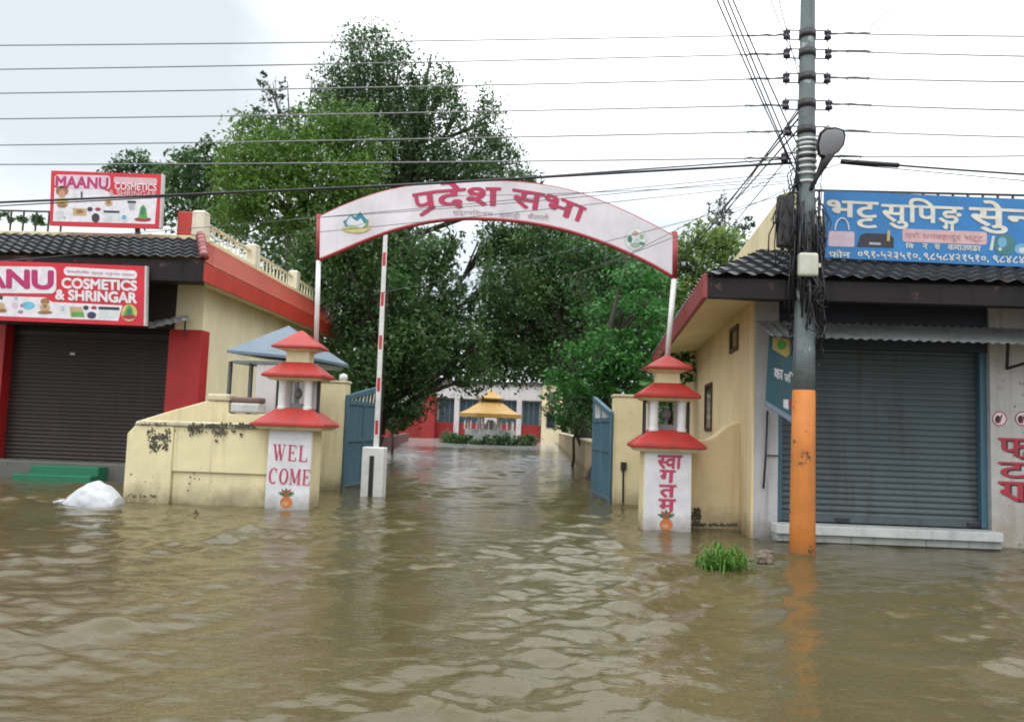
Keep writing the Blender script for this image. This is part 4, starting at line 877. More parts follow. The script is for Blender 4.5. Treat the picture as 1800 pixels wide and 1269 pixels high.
# ------------------------------------------------------------------ guard booth
def booth():
    cx, cy = PX(500, 14.6), 14.7; zt = PZ(497, 571, 14.6); ze = PZ(404, 613, 13.9); hw, hd = 0.86, 0.72; rot = R(-11)
    def rp(x, y, z): return (cx+x*math.cos(rot)-y*math.sin(rot), cy+x*math.sin(rot)+y*math.cos(rot), z)
    t = thing('guard_booth', 'small cream guard booth with pointed blue-grey sheet roof behind the WELCOME pillar', 'booth', (cx, cy, 0))
    q = [(-1, -1), (1, -1), (1, 1), (-1, 1)]; mb = MB()
    e = [rp(i*hw, j*hd, ze-(0.12 if i > 0 else 0)) for i, j in q]; el = [rp(i*hw, j*hd, ze-0.05-(0.12 if i > 0 else 0)) for i, j in q]
    mb.add(e+[rp(-0.06, 0, zt)]+el, [(0, 1, 4), (1, 2, 4), (2, 3, 4), (3, 0, 4), (5, 6, 1, 0), (6, 7, 2, 1), (7, 8, 3, 2), (8, 5, 0, 3), (8, 7, 6, 5)]); mb.build('roof', M['blue_roof'], t)
    mb = MB(); z = ze-0.2
    mb.hexa([rp(i*hw*0.87, j*hd*0.87, z) for i, j in q], [rp(i*hw*0.87, j*hd*0.87, ze-0.18+0.001) for i, j in q])
    mb.hexa([rp(i*hw*0.87, j*hd*0.87, ze-0.24) for i, j in q], [rp(i*hw*0.93, j*hd*0.93, ze-0.19) for i, j in q]); mb.build('fascia', plain((0.35, 0.45, 0.48), 0.5), t)
    for x in (-0.84, -0.42, 0.5):
        mb = MB(); p = rp(x, -hd*0.84, 0); mb.tube([(p[0], p[1], -0.5), (p[0], p[1], ze-0.2)], 0.04, 8); mb.build('post', M['black_metal'], t, smooth=True)
    mb = MB(); mb.hexa([rp(-0.3, -0.62, -0.5), rp(0.30, -0.62, -0.5), rp(0.30, 0.7, -0.5), rp(-0.3, 0.7, -0.5)], [rp(-0.3, -0.62, ze-0.25), rp(0.30, -0.62, ze-0.25), rp(0.30, 0.7, ze-0.25), rp(-0.3, 0.7, ze-0.25)]); mb.build('cabin', M['hall_white'], t)
booth()

# ------------------------------------------------------------------ utility pole, lamp, wires
PB = W(1410, 972); YP = PB.y; PT = P(1420, 0, YP); PV = (PT-PB); PL = PV.z
def pole_at(z): return PB+PV*(z/PL)
def pr(z): return 0.147+(0.090-0.147)*z/6.8
t = thing('utility_pole', 'concrete utility pole painted orange at its foot, hung with wires and insulators', 'pole', PB)
zo = PZ(1411, 686, YP)
mb = MB(); zz = [zo+0.001, 2.5, 4, 5.5, 7, 8.6]; mb.tube([pole_at(z) for z in zz], [pr(z) for z in zz], 20); mb.build('shaft', M['concrete_pole'], t, smooth=True)
mb = MB(); zz = [-0.6, 0.4, 1.2, zo]; mb.tube([pole_at(z) for z in zz], [pr(z)+0.004 for z in zz], 20); mb.build('painted_foot', M['orange'], t, smooth=True)
rows = [(1383, 62, 1455, 59), (1383, 95, 1456, 90), (1382, 138, 1454, 137), (1381, 185, 1457, 183), (1385, 231, 1455, 230), (1379, 278, None, None)]
for (lx, ly, rx, ry) in rows:
    z = PZ(1416, ly, YP); c = pole_at(z)
    mb = MB(); mb.tube([pole_at(z-0.05), pole_at(z+0.05)], pr(z)+0.012, 18); mb.build('pole_band', M['black_metal'], t, smooth=True)
    for px, py in ((lx, ly), (rx, ry)):
        if px is None: continue
        p = P(px, py, YP); s = 1 if p.x > c.x else -1
        mb = MB(); e = c+Vector((s*pr(z), 0, 0))
        for k in (-1, 1): mb.tube([e+Vector((0, 0, 0.06*k)), Vector((p.x, YP, e.z+0.06*k)), ], 0.009, 5)
        mb.tube([Vector((p.x, YP, e.z-0.09)), Vector((p.x, YP, e.z+0.09))], 0.009, 5); mb.build('bracket', M['black_metal'], t)
        mb = MB(); mb.lathe([(0.025, -0.06), (0.045, -0.05), (0.045, -0.02), (0.028, 0), (0.045, 0.02), (0.045, 0.05), (0.025, 0.06)], (p.x, YP, e.z), 12); mb.build('insulator', M['porcelain'], t, smooth=True)
mb = MB()
for z in [PZ(1416, y, YP) for y in (248, 256, 264, 274, 285, 296, 308, 322)]: mb.tube([pole_at(z-0.014), pole_at(z+0.014)], pr(z)+0.02, 18)
mb.build('binding_wire', M['galv'], t, smooth=True)
bx = P(1420, 466, YP-0.2); mb = MB(); mb.box(bx.x-0.115, bx.x+0.115, bx.y-0.06, bx.y+0.055, bx.z-0.145, bx.z+0.145); jb = mb.build('junction_box', M['box_white'], t, bevel=0.03)
mb = MB(); mb.box(bx.x+0.116, bx.x+0.15, bx.y-0.03, bx.y+0.02, bx.z-0.03, bx.z+0.02); mb.build('latch', M['box_white'], jb, bevel=0.006)
# street lamp: arm rising from the tangle, flat drop-shaped head seen from below
t = thing('street_lamp', 'grey street lamp with an oval lens clamped to the utility pole', 'street lamp', P(1432, 330, YP))
mb = MB(); mb.tube([P(1424, 335, YP-0.1), P(1436, 312, YP-0.12), P(1446, 292, YP-0.16), P(1456, 272, YP-0.2)], [0.025, 0.028, 0.05, 0.075], 10); mb.build('arm', M['black_metal'], t, smooth=True)
hp = [(1440, 274), (1437, 255), (1443, 234), (1452, 226), (1470, 224), (1483, 228), (1487, 238), (1484, 255), (1474, 268), (1460, 277)]
def hd(px, py, k): return P(1462+(px-1462)*k, 250+(py-250)*k, YP-0.25)
mb = MB(); n = len(hp); mb.add([hd(x, y, 1) for x, y in hp]+[hd(x, y, 1.02)+Vector((0, 0.05, 0.02)) for x, y in hp]+[hd(x, y, 0.6)+Vector((0, 0.16, 0.05)) for x, y in hp], [(i, n+i, n+(i+1) % n, (i+1) % n) for i in range(n)]+[(n+i, 2*n+i, 2*n+(i+1) % n, n+(i+1) % n) for i in range(n)]+[tuple(range(2*n, 3*n))])
mb.build('housing', M['black_metal'], t, smooth=False)
mb = MB(); mb.add([hd(x, y, 0.9)+Vector((0, 0.0, 0.0)) for x, y in hp]+[hd(1462, 250, 1)-Vector((0, 0.05, 0.02))], [((i+1) % n, i, n) for i in range(n)]); mb.build('lens', M['lens'], t, smooth=True)

def wire(name, label, cat, pts, r, mat, group=None, sag=0.0, n=14, grip=0):
    """pts: 3-D points; between them the line hangs in a shallow curve"""
    out = []
    for a, b in zip(pts, pts[1:]):
        for i in range(n): s = i/n; p = a.lerp(b, s); p = p-Vector((0, 0, sag*4*s*(1-s))); out.append(p)
    out.append(pts[-1]); mb = MB()
    if grip:
        e = pts[-1] if grip > 0 else pts[0]; q = pts[0] if grip > 0 else pts[-1]; u = (q-e).normalized(); rd_ = random.Random(len(COL.objects))
        k = [e+u*d_+Vector((0, 0, rd_.uniform(-.008, .008))) for d_ in (0, 0.08, 0.16, 0.25, 0.34, 0.43, 0.5)]
        mb.tube(k, [0.012, 0.016, 0.010, 0.017, 0.011, 0.015, 0.007], 6)
        if rd_.random() < 0.6: mb.tube([e+u*0.2, e+u*0.3-Vector((0, 0, 0.07)), e+u*0.42-Vector((0, 0, 0.06)), e+u*0.52], 0.004, 5)
    mb.tube(out, r, 6); o = mb.build(name, mat, None, smooth=True, loc=pts[0]); return tag(o, label, cat, group)
def far(a, b, k): return a+(b-a)*k
ORD = ['highest', 'second highest', 'third highest', 'fourth highest', 'fifth highest', 'lowest']
lefty = [73, 115, 157, 202, 248, 282]
for i, (lx, ly, rx, ry) in enumerate(rows):
    a = P(lx, ly, YP); b = P(0, lefty[i], 10.5)
    wire('power_line', '%s of six bare power lines crossing past the tall tree' % ORD[i], 'power line', [far(a, b, 1.9), a], 0.0082, M['line'], 'bare power lines', sag=0.06, grip=1)
    a = P(rx or 1440, ry or 276, YP); ry2 = [58, 93, 138, 188, 235, 268][i]; b = P(1800, ry2, 9.3)
    wire('power_line', '%s of six bare power lines above the blue sign' % ORD[i], 'power line', [a, far(a, b, 3.0)], 0.0082, M['line'], 'bare power lines', sag=0.05, grip=-1)
# thick insulated cables
a = P(1392, 287, YP); b = P(700, 326, 9.9); c = P(0, 356, 10.4)
wire('service_cable', 'thick black cable sweeping over the arch and across the upper cosmetics sign to the pole', 'cable', [far(b, c, 1.8), b, a], 0.016, M['cable'], sag=0.0)
a = P(1392, 279, YP); b = P(930, 312, 10.0); c = P(300, 346, 10.6)
wire('service_cable', 'black cable running just above the thick one over the top of the arch', 'cable', [far(b, c, 2.2), b, a], 0.009, M['cable'])
for (lab, l, r_) in (('slack thin cable meeting the arch beside its first emblem, lowest of three', (560, 402), (1385, 322)), ('slack thin cable crossing the arch under its title, middle of three', (540, 378), (1388, 304)), ('slack thin cable crossing the second emblem of the arch', (1010, 432), (1390, 340))):
    a = P(*r_, YP); b = P(*l, 10.6); wire('service_cable', lab, 'cable', [far(a, b, 2.1), a], 0.0045, M['wire'], 'slack thin cables', sag=0.05)
a = P(1478, 284, YP); b = P(1580, 291, YP-0.08)
wire('cable_sleeve', 'thick black cable sleeve hanging from the pole above the blue sign', 'cable', [a, b], 0.032, M['cable'], n=4)
wire('service_cable', 'black cable leaving the thick sleeve toward the street edge above the blue sign', 'cable', [b, far(b, P(1800, 304, YP-0.3), 2.5)], 0.013, M['cable'], sag=0.02)
wire('service_cable', 'thinner dark cable below the sleeve, just over the blue sign railing', 'cable', [P(1440, 300, YP), P(1478, 288, YP), far(P(1478, 288, YP), P(1800, 318, YP-0.25), 2.2)], 0.006, M['cable'])
# lines up the lane to the trees and from across the street
for i, (s, e, ye) in enumerate((((1392, 200), (1195, 462), 24), ((1396, 186), (1212, 462), 26), ((1388, 236), (1205, 445), 30), ((1394, 255), (1222, 470), 24), ((1390, 215), (1180, 468), 30))):
    a = P(s[0]+20, s[1]-14, YP+0.02); b = P(*e, ye); wire('lane_cable', ['first', 'second', 'third', 'fourth', 'fifth'][i]+' counting down the pole of five dark cables slanting down to the lane trees', 'cable', [a, far(a, b, 1.25)], 0.013 if i % 2 == 0 else 0.009, M['cable'], 'cables along the lane', sag=0.06)
for i, (s, e) in enumerate((((1262, 0), (1392, 292)), ((1272, 0), (1410, 330)), ((1281, 0), (1405, 300)), ((1290, 0), (1405, 262)), ((1356, 0), (1404, 118)), ((1370, 0), (1406, 140)))):
    a = P(*e, YP-0.05); b = P(*s, 7.4); wire('overhead_cable', ['first', 'second', 'third', 'fourth', 'fifth', 'sixth'][i]+' from the tall tree side of six cables dropping steeply to the pole', 'cable', [far(a, b, 1.35), a], 0.0075 if i < 4 else 0.005, M['cable'], 'cables from across the street', sag=0.03)
for i, (s_, e_, ye) in enumerate((((1390, 292), (1240, 372), 10.4), ((1392, 330), (1215, 400), 10.6), ((1386, 310), (900, 352), 10.4), ((1390, 318), (1120, 330), 10.5))):
    a = P(*s_, YP-0.03); b = P(*e_, ye); wire('service_cable', ['steepest', 'second steepest', 'lowest', 'highest'][i]+' of four thin cables fanning out of the pole knot toward the arch', 'cable', [far(a, b, (2.4, 2.6, 1.9, 2.4)[i]), a], 0.0045, M['wire'], 'thin cables fanning out from the knot', sag=0.04)
# the knot of cables around the pole
t = thing('cable_tangle', 'dark knot of looped and drooping cables wrapped around the utility pole', 'cables', pole_at(2.9))
rd = random.Random(9); mb = MB()
for i in range(60):
    zA = rd.uniform(3.05, 4.25); zB = zA-rd.uniform(0.2, 0.9); ang = rd.uniform(-2.6, 1.0); pts = []
    for s in range(9):
        u = s/8; a = ang+u*rd.uniform(1.0, 3.0); z = zA+(zB-zA)*u-0.12*math.sin(u*3.14)*rd.random(); rad = pr(z)+0.03+0.10*rd.random()*math.sin(u*3.14)+rd.random()*0.03
        c = pole_at(z); pts.append(c+Vector((math.cos(a)*rad, math.sin(a)*rad, 0)))
    mb.tube(pts, rd.uniform(0.006, 0.014), 5)
for i in range(26):   # loops around the bindings and the lowest insulators
    z = rd.uniform(4.2, 5.1); c = pole_at(z); s = rd.choice((-1, -1, 1)); a = c+Vector((s*pr(z), -0.06, 0)); b = c+Vector((s*rd.uniform(0.14, 0.30), rd.uniform(-.12, .05), rd.uniform(-.3, .1))); d = pole_at(z-rd.uniform(0.3, 0.9))+Vector((s*0.12, -0.08, 0))
    mb.tube([a, a.lerp(b, 0.5)+Vector((0, 0, 0.05)), b, b.lerp(d, 0.5)-Vector((0, 0, 0.06)), d], rd.uniform(0.004, 0.009), 5)
for i in range(34):
    z = rd.uniform(3.3, 4.4); c = pole_at(z); s = rd.choice((-1, -1, 1)); e = c+Vector((s*rd.uniform(0.15, 0.36), rd.uniform(-.15, .1), -rd.uniform(0.1, 0.7)))
    q = c.lerp(e, 0.5)+Vector((0, 0, rd.uniform(-.1, .15))); mb.tube([c+Vector((s*0.1, -0.05, 0)), q, e], rd.uniform(0.005, 0.011), 5)
for i in range(80):
    z = rd.uniform(3.05, 4.05); c = pole_at(z); a = rd.uniform(-3.0, 0.2); d = Vector((math.cos(a), math.sin(a), 0))*(pr(z)+rd.uniform(0.04, 0.10))
    mb.tube([c+d+Vector((0, 0, 0.25)), c+d*1.1, c+d*0.98-Vector((rd.uniform(-.03, .03), 0, rd.uniform(0.2, 0.45)))], rd.uniform(0.007, 0.013), 5)
mb.build('cable_loops', M['cable'], t, smooth=True)
mb = MB(); p = P(1388, 385, YP-0.02); mb.box(p.x-0.15, p.x+0.05, p.y-0.06, p.y+0.08, p.z-0.36, p.z+0.30); mb.build('splice_box', M['black_metal'], t, bevel=0.03)
mb = MB()
for i in range(26):
    a = p+Vector((rd.uniform(-.2, .06), rd.uniform(-.1, .06), rd.uniform(-.1, .3))); b = a+Vector((rd.uniform(-.12, .08), rd.uniform(-.05, .05), -rd.uniform(0.2, 0.6))); mb.tube([a, a.lerp(b, 0.5)+Vector((rd.uniform(-.05, .05), 0, 0)), b], rd.uniform(0.005, 0.010), 5)
mb.build('drooping_ends', M['cable'], t, smooth=True)
t = wire('loose_wire', 'loose wire end curling up above the topmost line beside the pole', 'wire', [P(1530, 58, YP-0.03), P(1529, 52, YP-0.03), P(1534, 43, YP-0.03), P(1548, 32, YP-0.03), P(1566, 14, YP-0.03)], 0.006, M['wire'], n=3)

# ------------------------------------------------------------------ things in the flood
c = W(163, 886); t = thing('sack', 'white wet sack half sunk in the flood by the low mouldy wall', 'sack', c)
mb = MB(); prof = [(115, 886), (127, 872), (141, 861), (158, 851), (174, 848), (190, 857), (202, 868), (209, 877), (210, 888)]
pr_ = [(prof[k][0]*(1-u)+prof[k+1][0]*u, prof[k][1]*(1-u)+prof[k+1][1]*u) for k in range(len(prof)-1) for u in (0, .25, .5, .75)]+[prof[-1]]
n = len(pr_); J = 25
vs = []
for j in range(J):
    a = math.pi*j/(J-1)
    for i, (x, y) in enumerate(pr_):
        p = P(x, y, c.y); hgt = max(0.0, p.z+0.03); dep = 0.22+0.25*hgt; u = i/(n-1)
        cr = -0.022*(1-abs(math.sin(3.1*a+7*u)))**4-0.018*(1-abs(math.sin(5*a-9*u+1)))**5+0.006*math.sin(13*a+11*u)
        k = 1+cr*4*math.sin(math.pi*u)
        vs.append((p.x, c.y-math.cos(a)*dep*(0.7+0.3*math.sin(u*math.pi))*k, -0.06+(hgt+0.06)*math.sin(a)**0.85*k))
mb.add(vs, [(j*n+i, j*n+i+1, (j+1)*n+i+1, (j+1)*n+i) for j in range(J-1) for i in range(n-1)]); mb.add([vs[j*n] for j in range(J)], [tuple(range(J))]); mb.add([vs[j*n+n-1] for j in range(J)], [tuple(range(J-1, -1, -1))])
o = mb.build('bag', M['sack'], t, smooth=True); md = o.modifiers.new('soft', 'SUBSURF'); md.levels = 1; md.render_levels = 1
mb = MB(); p = W(104, 884); mb.tube([P(112, 882, c.y), P(103, 881, c.y), P(95, 884, c.y)], [0.05, 0.02, 0.03], 8); mb.build('tied_end', M['sack'], t, smooth=True)
c = W(343, 904); mb = MB(); mb.tube([c+Vector((-0.05, 0, 0.0)), c+Vector((0, 0.02, 0.035)), c+Vector((0.05, 0, 0.01))], 0.012, 6); mb.tube([c+Vector((0, 0.02, 0.03)), c+Vector((0.015, 0, 0.07))], 0.008, 5); o = mb.build('twig', M['bark'], None, loc=c); tag(o, 'small dark twig floating in front of the mouldy cream wall', 'twig')
# weeds
c = W(1275, 1000); t = thing('weed_clump', 'bright green clump of weeds in the water beside the orange pole foot', 'weeds', c)
rd = random.Random(21); mb = MB()
for i in range(430):
    u = rd.gauss(0, 0.45); v = rd.gauss(0, 0.4); b = c+Vector((u*0.23+0.0, v*0.24+0.10, -0.02)); a = rd.uniform(0, 6.28); l = rd.uniform(0.08, 0.30)*(1.1-0.3*abs(u)); h = rd.uniform(0.3, 1.0)
    d = Vector((math.cos(a), math.sin(a), 0)); s = Vector((-d.y, d.x, 0))*rd.uniform(0.005, 0.011)
    p1 = b+d*l*0.35+Vector((0, 0, l*h)); p2 = b+d*l*0.85+Vector((0, 0, l*h*rd.uniform(0.5, 1.0)))
    mb.add([b-s, b+s, p1+s, p1-s, p2], [(0, 1, 2, 3), (3, 2, 4)])
mb.build('blades', M['weed'], t)
# rubble
def rock(mb, c, s, rd, mi=0):
    bm = bmesh.new(); bmesh.ops.create_icosphere(bm, subdivisions=2, radius=1)
    ax = [rd.uniform(0.6, 1.2) for _ in range(3)]; ph = [rd.uniform(0, 6) for _ in range(3)]
    vs = [c+Vector((v.co.x*ax[0], v.co.y*ax[1], v.co.z*ax[2]*0.8))*s*(1+0.22*math.sin(3*v.co.x+ph[0])*math.sin(4*v.co.y+ph[1])+0.12*math.sin(7*v.co.z+ph[2])) for v in bm.verts]
    mb.add(vs, [tuple(v.index for v in f.verts) for f in bm.faces], mi); bm.free()
rd = random.Random(5); mb = MB()
for i in range(190):
    px = rd.uniform(1322, 1360); c = W(px, rd.uniform(934, 946)); rock(mb, c+Vector((0, 0, rd.uniform(-0.02, 0.26)*(1 if px < 1362 else 0.4))), 0.015+0.085*rd.random()**2.5, rd)
o = mb.build('rubble_heap', M['stone'], None, loc=W(1340, 945)); tag(o, 'heap of dark broken masonry at the whitewashed corner behind the pole', 'rubble')
mb = MB()
for i in range(14): c = W(rd.uniform(1322, 1352), rd.uniform(978, 990)); rock(mb, c+Vector((0, 0, rd.uniform(-.02, .04))), rd.uniform(0.055, 0.09), rd)
o = mb.build('dirt_clod', paint('brown_clod', (0.16, 0.12, 0.09), 0.8, (0.05, 0.04, 0.03), 0.7, 0, 5, 0.6), None, loc=W(1338, 985)); tag(o, 'brown clod of earth breaking the water between the weeds and the pole', 'clod')

# ------------------------------------------------------------------ the lane: walls, hall, pavilion
t = thing('lane_wall', 'long low stained cream wall along the flooded lane, running back from the gate', 'wall', (1.7, 20, 0))
mb = MB(); mb.hexa([(1.75, 19.5, -0.6), (2.05, 19.5, -0.6), (1.85, 60, -0.6), (1.55, 60, -0.6)], [(1.75, 19.5, 0.95), (2.05, 19.5, 0.95), (1.85, 60, 0.98), (1.55, 60, 0.98)]); mb.build('panel', M['lane_wall'], t)
mb = MB(); mb.hexa([(1.70, 19.48, 0.951), (2.1, 19.48, 0.951), (1.9, 60, 0.981), (1.5, 60, 0.981)], [(1.70, 19.48, 1.02), (2.1, 19.48, 1.02), (1.9, 60, 1.04), (1.5, 60, 1.04)]); mb.build('coping', M['cream_mold'], t)
t = thing('lane_wall', 'low dull red wall under the dark trees beyond the boom barrier', 'wall', (-7, 30, 0))
mb = MB(); mb.hexa([(-6.6, 27.5, -0.6), (-6.3, 27.5, -0.6), (-9.4, 58, -0.6), (-9.7, 58, -0.6)], [(-6.6, 27.5, 0.62), (-6.3, 27.5, 0.62), (-9.4, 58, 0.62), (-9.7, 58, 0.62)]); mb.build('panel', M['lane_red'], t)
YL = 70.0
def hall():
    t = thing('assembly_hall', 'white hall with red base and dark windows at the far end of the lane', 'building', (PX(860, YL), YL, 0))
    def X(px, dy=0): return PX(px, YL+dy, 740)
    def Z(py, px=860): return PZ(px, py, YL)
    mb = MB(); mb.box(X(768), X(950), YL, YL+8, -0.2, Z(700)); mb.build('wall', M['hall_white'], t)
    mb = MB(); mb.box(X(766), X(951), YL-0.5, YL+8, Z(702), Z(676)); mb.build('parapet', M['hall_white'], t)
    mb = MB(); mb.box(X(764), X(952), YL-0.7, YL+8.2, Z(676)+0.005, Z(671)); mb.build('eave', plain((0.10, 0.09, 0.09), 0.6), t)
    mb = MB(); mb.add([(X(766), YL-0.6, Z(671)+0.01), (X(951), YL-0.6, Z(671)+0.01), (X(951), YL+4, Z(655)), (X(766), YL+4, Z(655))], [(0, 1, 2, 3)]); mb.add([(X(766), YL+8.2, Z(671)+0.01), (X(951), YL+8.2, Z(671)+0.01), (X(951), YL+4, Z(655)), (X(766), YL+4, Z(655))], [(3, 2, 1, 0)]); mb.build('roof', plain((0.60, 0.62, 0.66), 0.5), t)
    mb = MB(); mb.box(X(768), X(950), YL-0.12, YL-0.002, -0.2, Z(745)); mb.build('base', M['hall_red'], t)
    for a, b in ((772, 799), (808, 840), (880, 908), (919, 947)):
        mb = MB(); mb.box(X(a), X(b), YL-0.06, YL+0.1, Z(744), Z(704)); w = mb.build('window', M['hall_glass'], t)
        mb = MB(); n = 3
        for i in range(n+1): x = X(a)+(X(b)-X(a))*i/n; mb.box(x-0.04, x+0.04, YL-0.10, YL-0.061, Z(744), Z(704))
        mb.build('frame', plain((0.12, 0.16, 0.2), 0.5), w)
    for a in (803, 912): mb = MB(); mb.box(X(a)-0.22, X(a)+0.22, YL-0.5, YL-0.13, -0.2, Z(702)-0.002); mb.build('column', M['hall_white'], t)
    mb = MB(); mb.box(X(744), X(767.5), YL-1.6, YL+6, -0.2, Z(694)); mb.build('entrance_block', M['hall_red'], t)
    mb = MB(); mb.box(X(650), X(743.5), YL-0.6, YL+6, -0.2, Z(692)); lw = mb.build('side_wing', M['hall_white'], t)
    mb = MB(); mb.box(X(650), X(743.5), YL-0.75, YL-0.603, -0.2, Z(737)); mb.build('base', M['hall_red'], lw)
    for a, b in ((655, 686), (692, 721), (732, 742)):
        mb = MB(); mb.box(X(a), X(b), YL-0.66, YL-0.602, Z(736), Z(712)); mb.build('window', M['hall_glass'], lw)
    mb = MB(); mb.box(X(951.5), X(986), YL-1.8, YL+6, -0.2, Z(676)); cw = mb.build('porch', M['cream_far'], t)
    mb = MB(); mb.box(X(951), X(990), YL-2.1, YL-1.801, Z(712), Z(707)); mb.build('ledge', M['cream_far'], cw)
    mb = MB(); mb.box(X(960), X(975), YL-1.86, YL-1.802, Z(748), Z(724)); mb.build('window', M['dark_glass'], cw)
    mb = MB(); mb.lathe([(0.5, 0), (0.5, 0.03)], (0, 0, 0), 16)
    mb.v = [(X(969)+v[0], YL-1.81-v[2], Z(697)+v[1]) for v in mb.v]; mb.build('plaque', plain((0.10, 0.10, 0.10), 0.6), cw)
hall()
def pavilion():
    Y = 57.0; cx = PX(862, Y); k = Y/FPX
    def Z(py): return PZ(862, py, Y)
    t = thing('pavilion', 'small pavilion with two-tiered golden pagoda roof in front of the hall', 'pavilion', (cx, Y, 0))
    def pyr(nm, z0, z1, a0, a1, lip):
        mb = MB(); n = 8; am = a0*0.62+a1*0.38
        def ring(r, z): return [(cx+r*math.cos(R(45*i+22.5)), Y+r*math.sin(R(45*i+22.5)), z) for i in range(n)]
        rings = ring(a0, z0)+ring(a0, z0+lip)+ring(am, z0+lip+(z1-z0-lip)*0.30)+ring(a1, z1)
        mb.add(rings, [(j*n+i, j*n+(i+1) % n, (j+1)*n+(i+1) % n, (j+1)*n+i) for j in range(3) for i in range(n)]+[tuple(range(n-1, -1, -1)), tuple(range(3*n, 4*n))]); return mb.build(nm, M['gold'], t)
    pyr('lower_roof', Z(734), Z(708), 55*k*1.05, 22*k, 0.26); pyr('upper_roof', Z(702), Z(686), 25*k, 2*k, 0.08)
    mb = MB(); mb.tube([(cx, Y, Z(709)), (cx, Y, Z(701))], 18*k, 8); mb.build('neck', plain((0.16, 0.09, 0.03), 0.6), t)
    mb = MB(); mb.tube([(cx, Y, Z(687)), (cx, Y, Z(681))], [0.06, 0.02], 8); mb.build('finial', M['gold'], t)
    for i in range(8):
        x, y = cx+40*k*math.cos(R(45*i+22.5)), Y+40*k*math.sin(R(45*i+22.5)); mb = MB(); mb.tube([(x, y, -0.1), (x, y, Z(733))], 0.09, 8); mb.build('column', M['white_metal'], t, smooth=True)
    mb = MB(); mb.tube([(cx, Y, -0.1), (cx, Y, Z(755))], 44*k, 8); mb.build('base', M['ledge'], t)
    mb = MB(); mb.tube([(cx, Y, Z(755)), (cx, Y, Z(745)), (cx, Y, Z(738))], [0.5, 0.3, 0.22], 10); mb.build('statue_plinth', M['hall_white'], t)
    for i in range(9):
        x = cx+(i-4)*0.42; mb = MB(); mb.box(x-0.05, x+0.05, Y-40*k-0.05, Y-40*k+0.05, Z(755)+0.002, Z(741)); mb.build('baluster', M['white_metal'], t)
pavilion()
t = thing('hedge', 'clipped dark green hedge ringing the golden-roofed pavilion', 'hedge', (PX(862, 54), 54, 0))
LB = []
for i in range(15):
    a = math.pi*(1+i/14); LB.append((Vector((PX(862, 57)+3.0*math.cos(a), 57+2.6*math.sin(a), 0.32)), (0.5, 0.5, 0.42), 420))
cloudmesh('foliage', leafcloud(LB, 0.10, 77), M['leaf_dark'], t)

# ------------------------------------------------------------------ trees
TG = 'trees around the lane'
tree('tall_tree', 'tallest dark loose-crowned tree rising behind the arch', 'tree', 640, 38, [
    (655, 92, 58, 48, 0), (625, 140, 60, 45), (690, 130, 55, 48), (600, 175, 48, 38), (645, 190, 75, 55, 1), (585, 210, 40, 45), (700, 200, 60, 60), (650, 250, 80, 60), (745, 165, 38, 34, 0, .8), (775, 150, 32, 42, 0, .8), (760, 205, 60, 55),
    (745, 265, 60, 55), (800, 200, 28, 40, 0, .7), (855, 215, 36, 50), (845, 265, 46, 48), (800, 290, 60, 42), (890, 290, 36, 42), (925, 318, 38, 26, 0, .8), (730, 325, 75, 48, 1), (830, 320, 75, 38), (660, 330, 80, 60, 1), (870, 340, 60, 36), (948, 330, 28, 18, 0, .6)],
    M['leaf_tall'], 0.10, 1.75, TG, 0.42, core=0.5)
tree('sapling', 'thin sparse tree poking up above the bright green tree', 'tree', 500, 31, [(480, 145, 26, 26, 0, .45), (492, 178, 34, 28, 0, .5), (515, 215, 32, 30, 0, .6), (470, 215, 40, 26, 0, .6), (555, 150, 26, 22, 0, .4), (500, 260, 60, 40)], M['leaf_grey'], 0.11, 1.3, TG, 0.13)
tree('bright_tree', 'bright yellow-green bushy tree behind the balustraded shop roof', 'tree', 560, 27.5, [
    (590, 215, 62, 40), (550, 250, 60, 55), (630, 250, 52, 55), (455, 235, 52, 38), (430, 285, 55, 48), (490, 290, 70, 50), (560, 310, 85, 60, -1), (640, 310, 46, 55), (420, 345, 55, 45), (500, 360, 85, 50, -1), (600, 370, 80, 50), (450, 400, 80, 42), (405, 300, 30, 30)],
    M['leaf_bright'], 0.09, 2.3, TG, 0.28)
tree('dark_tree', 'dark spreading tree drooping over the open gate leaf and boom barrier', 'tree', 630, 25, [
    (640, 430, 60, 45), (580, 440, 50, 60), (545, 480, 50, 60, 1), (620, 500, 60, 60), (700, 450, 60, 55), (735, 520, 60, 60), (670, 560, 65, 60), (620, 590, 50, 60), (740, 590, 66, 55), (690, 640, 66, 48), (755, 650, 48, 40), (640, 660, 55, 45), (785, 610, 36, 45), (720, 700, 46, 32), (775, 440, 36, 44, 0, .8), (800, 425, 20, 36, 0, .7), (852, 430, 16, 40, 0, .7), (790, 510, 36, 44), (800, 570, 32, 44), (815, 640, 34, 40), (840, 660, 34, 26), (835, 610, 26, 34), (815, 555, 26, 40, 0, .8), (838, 520, 20, 30, 0, .6), (650, 725, 40, 30, 2), (700, 735, 30, 20), (600, 420, 60, 40), (660, 420, 60, 40)],
    M['leaf_dark'], 0.088, 2.2, TG, 0.34, droop=0.12)
tree('vine_tree', 'light green hanging foliage of a slender tree just behind the raised barrier arm', 'tree', 664, 23.6, [(698, 450, 26, 40), (705, 510, 24, 42), (700, 560, 22, 36), (690, 410, 26, 22)], M['leaf_mid'], 0.10, 1.6, TG, 0.10, droop=0.25)
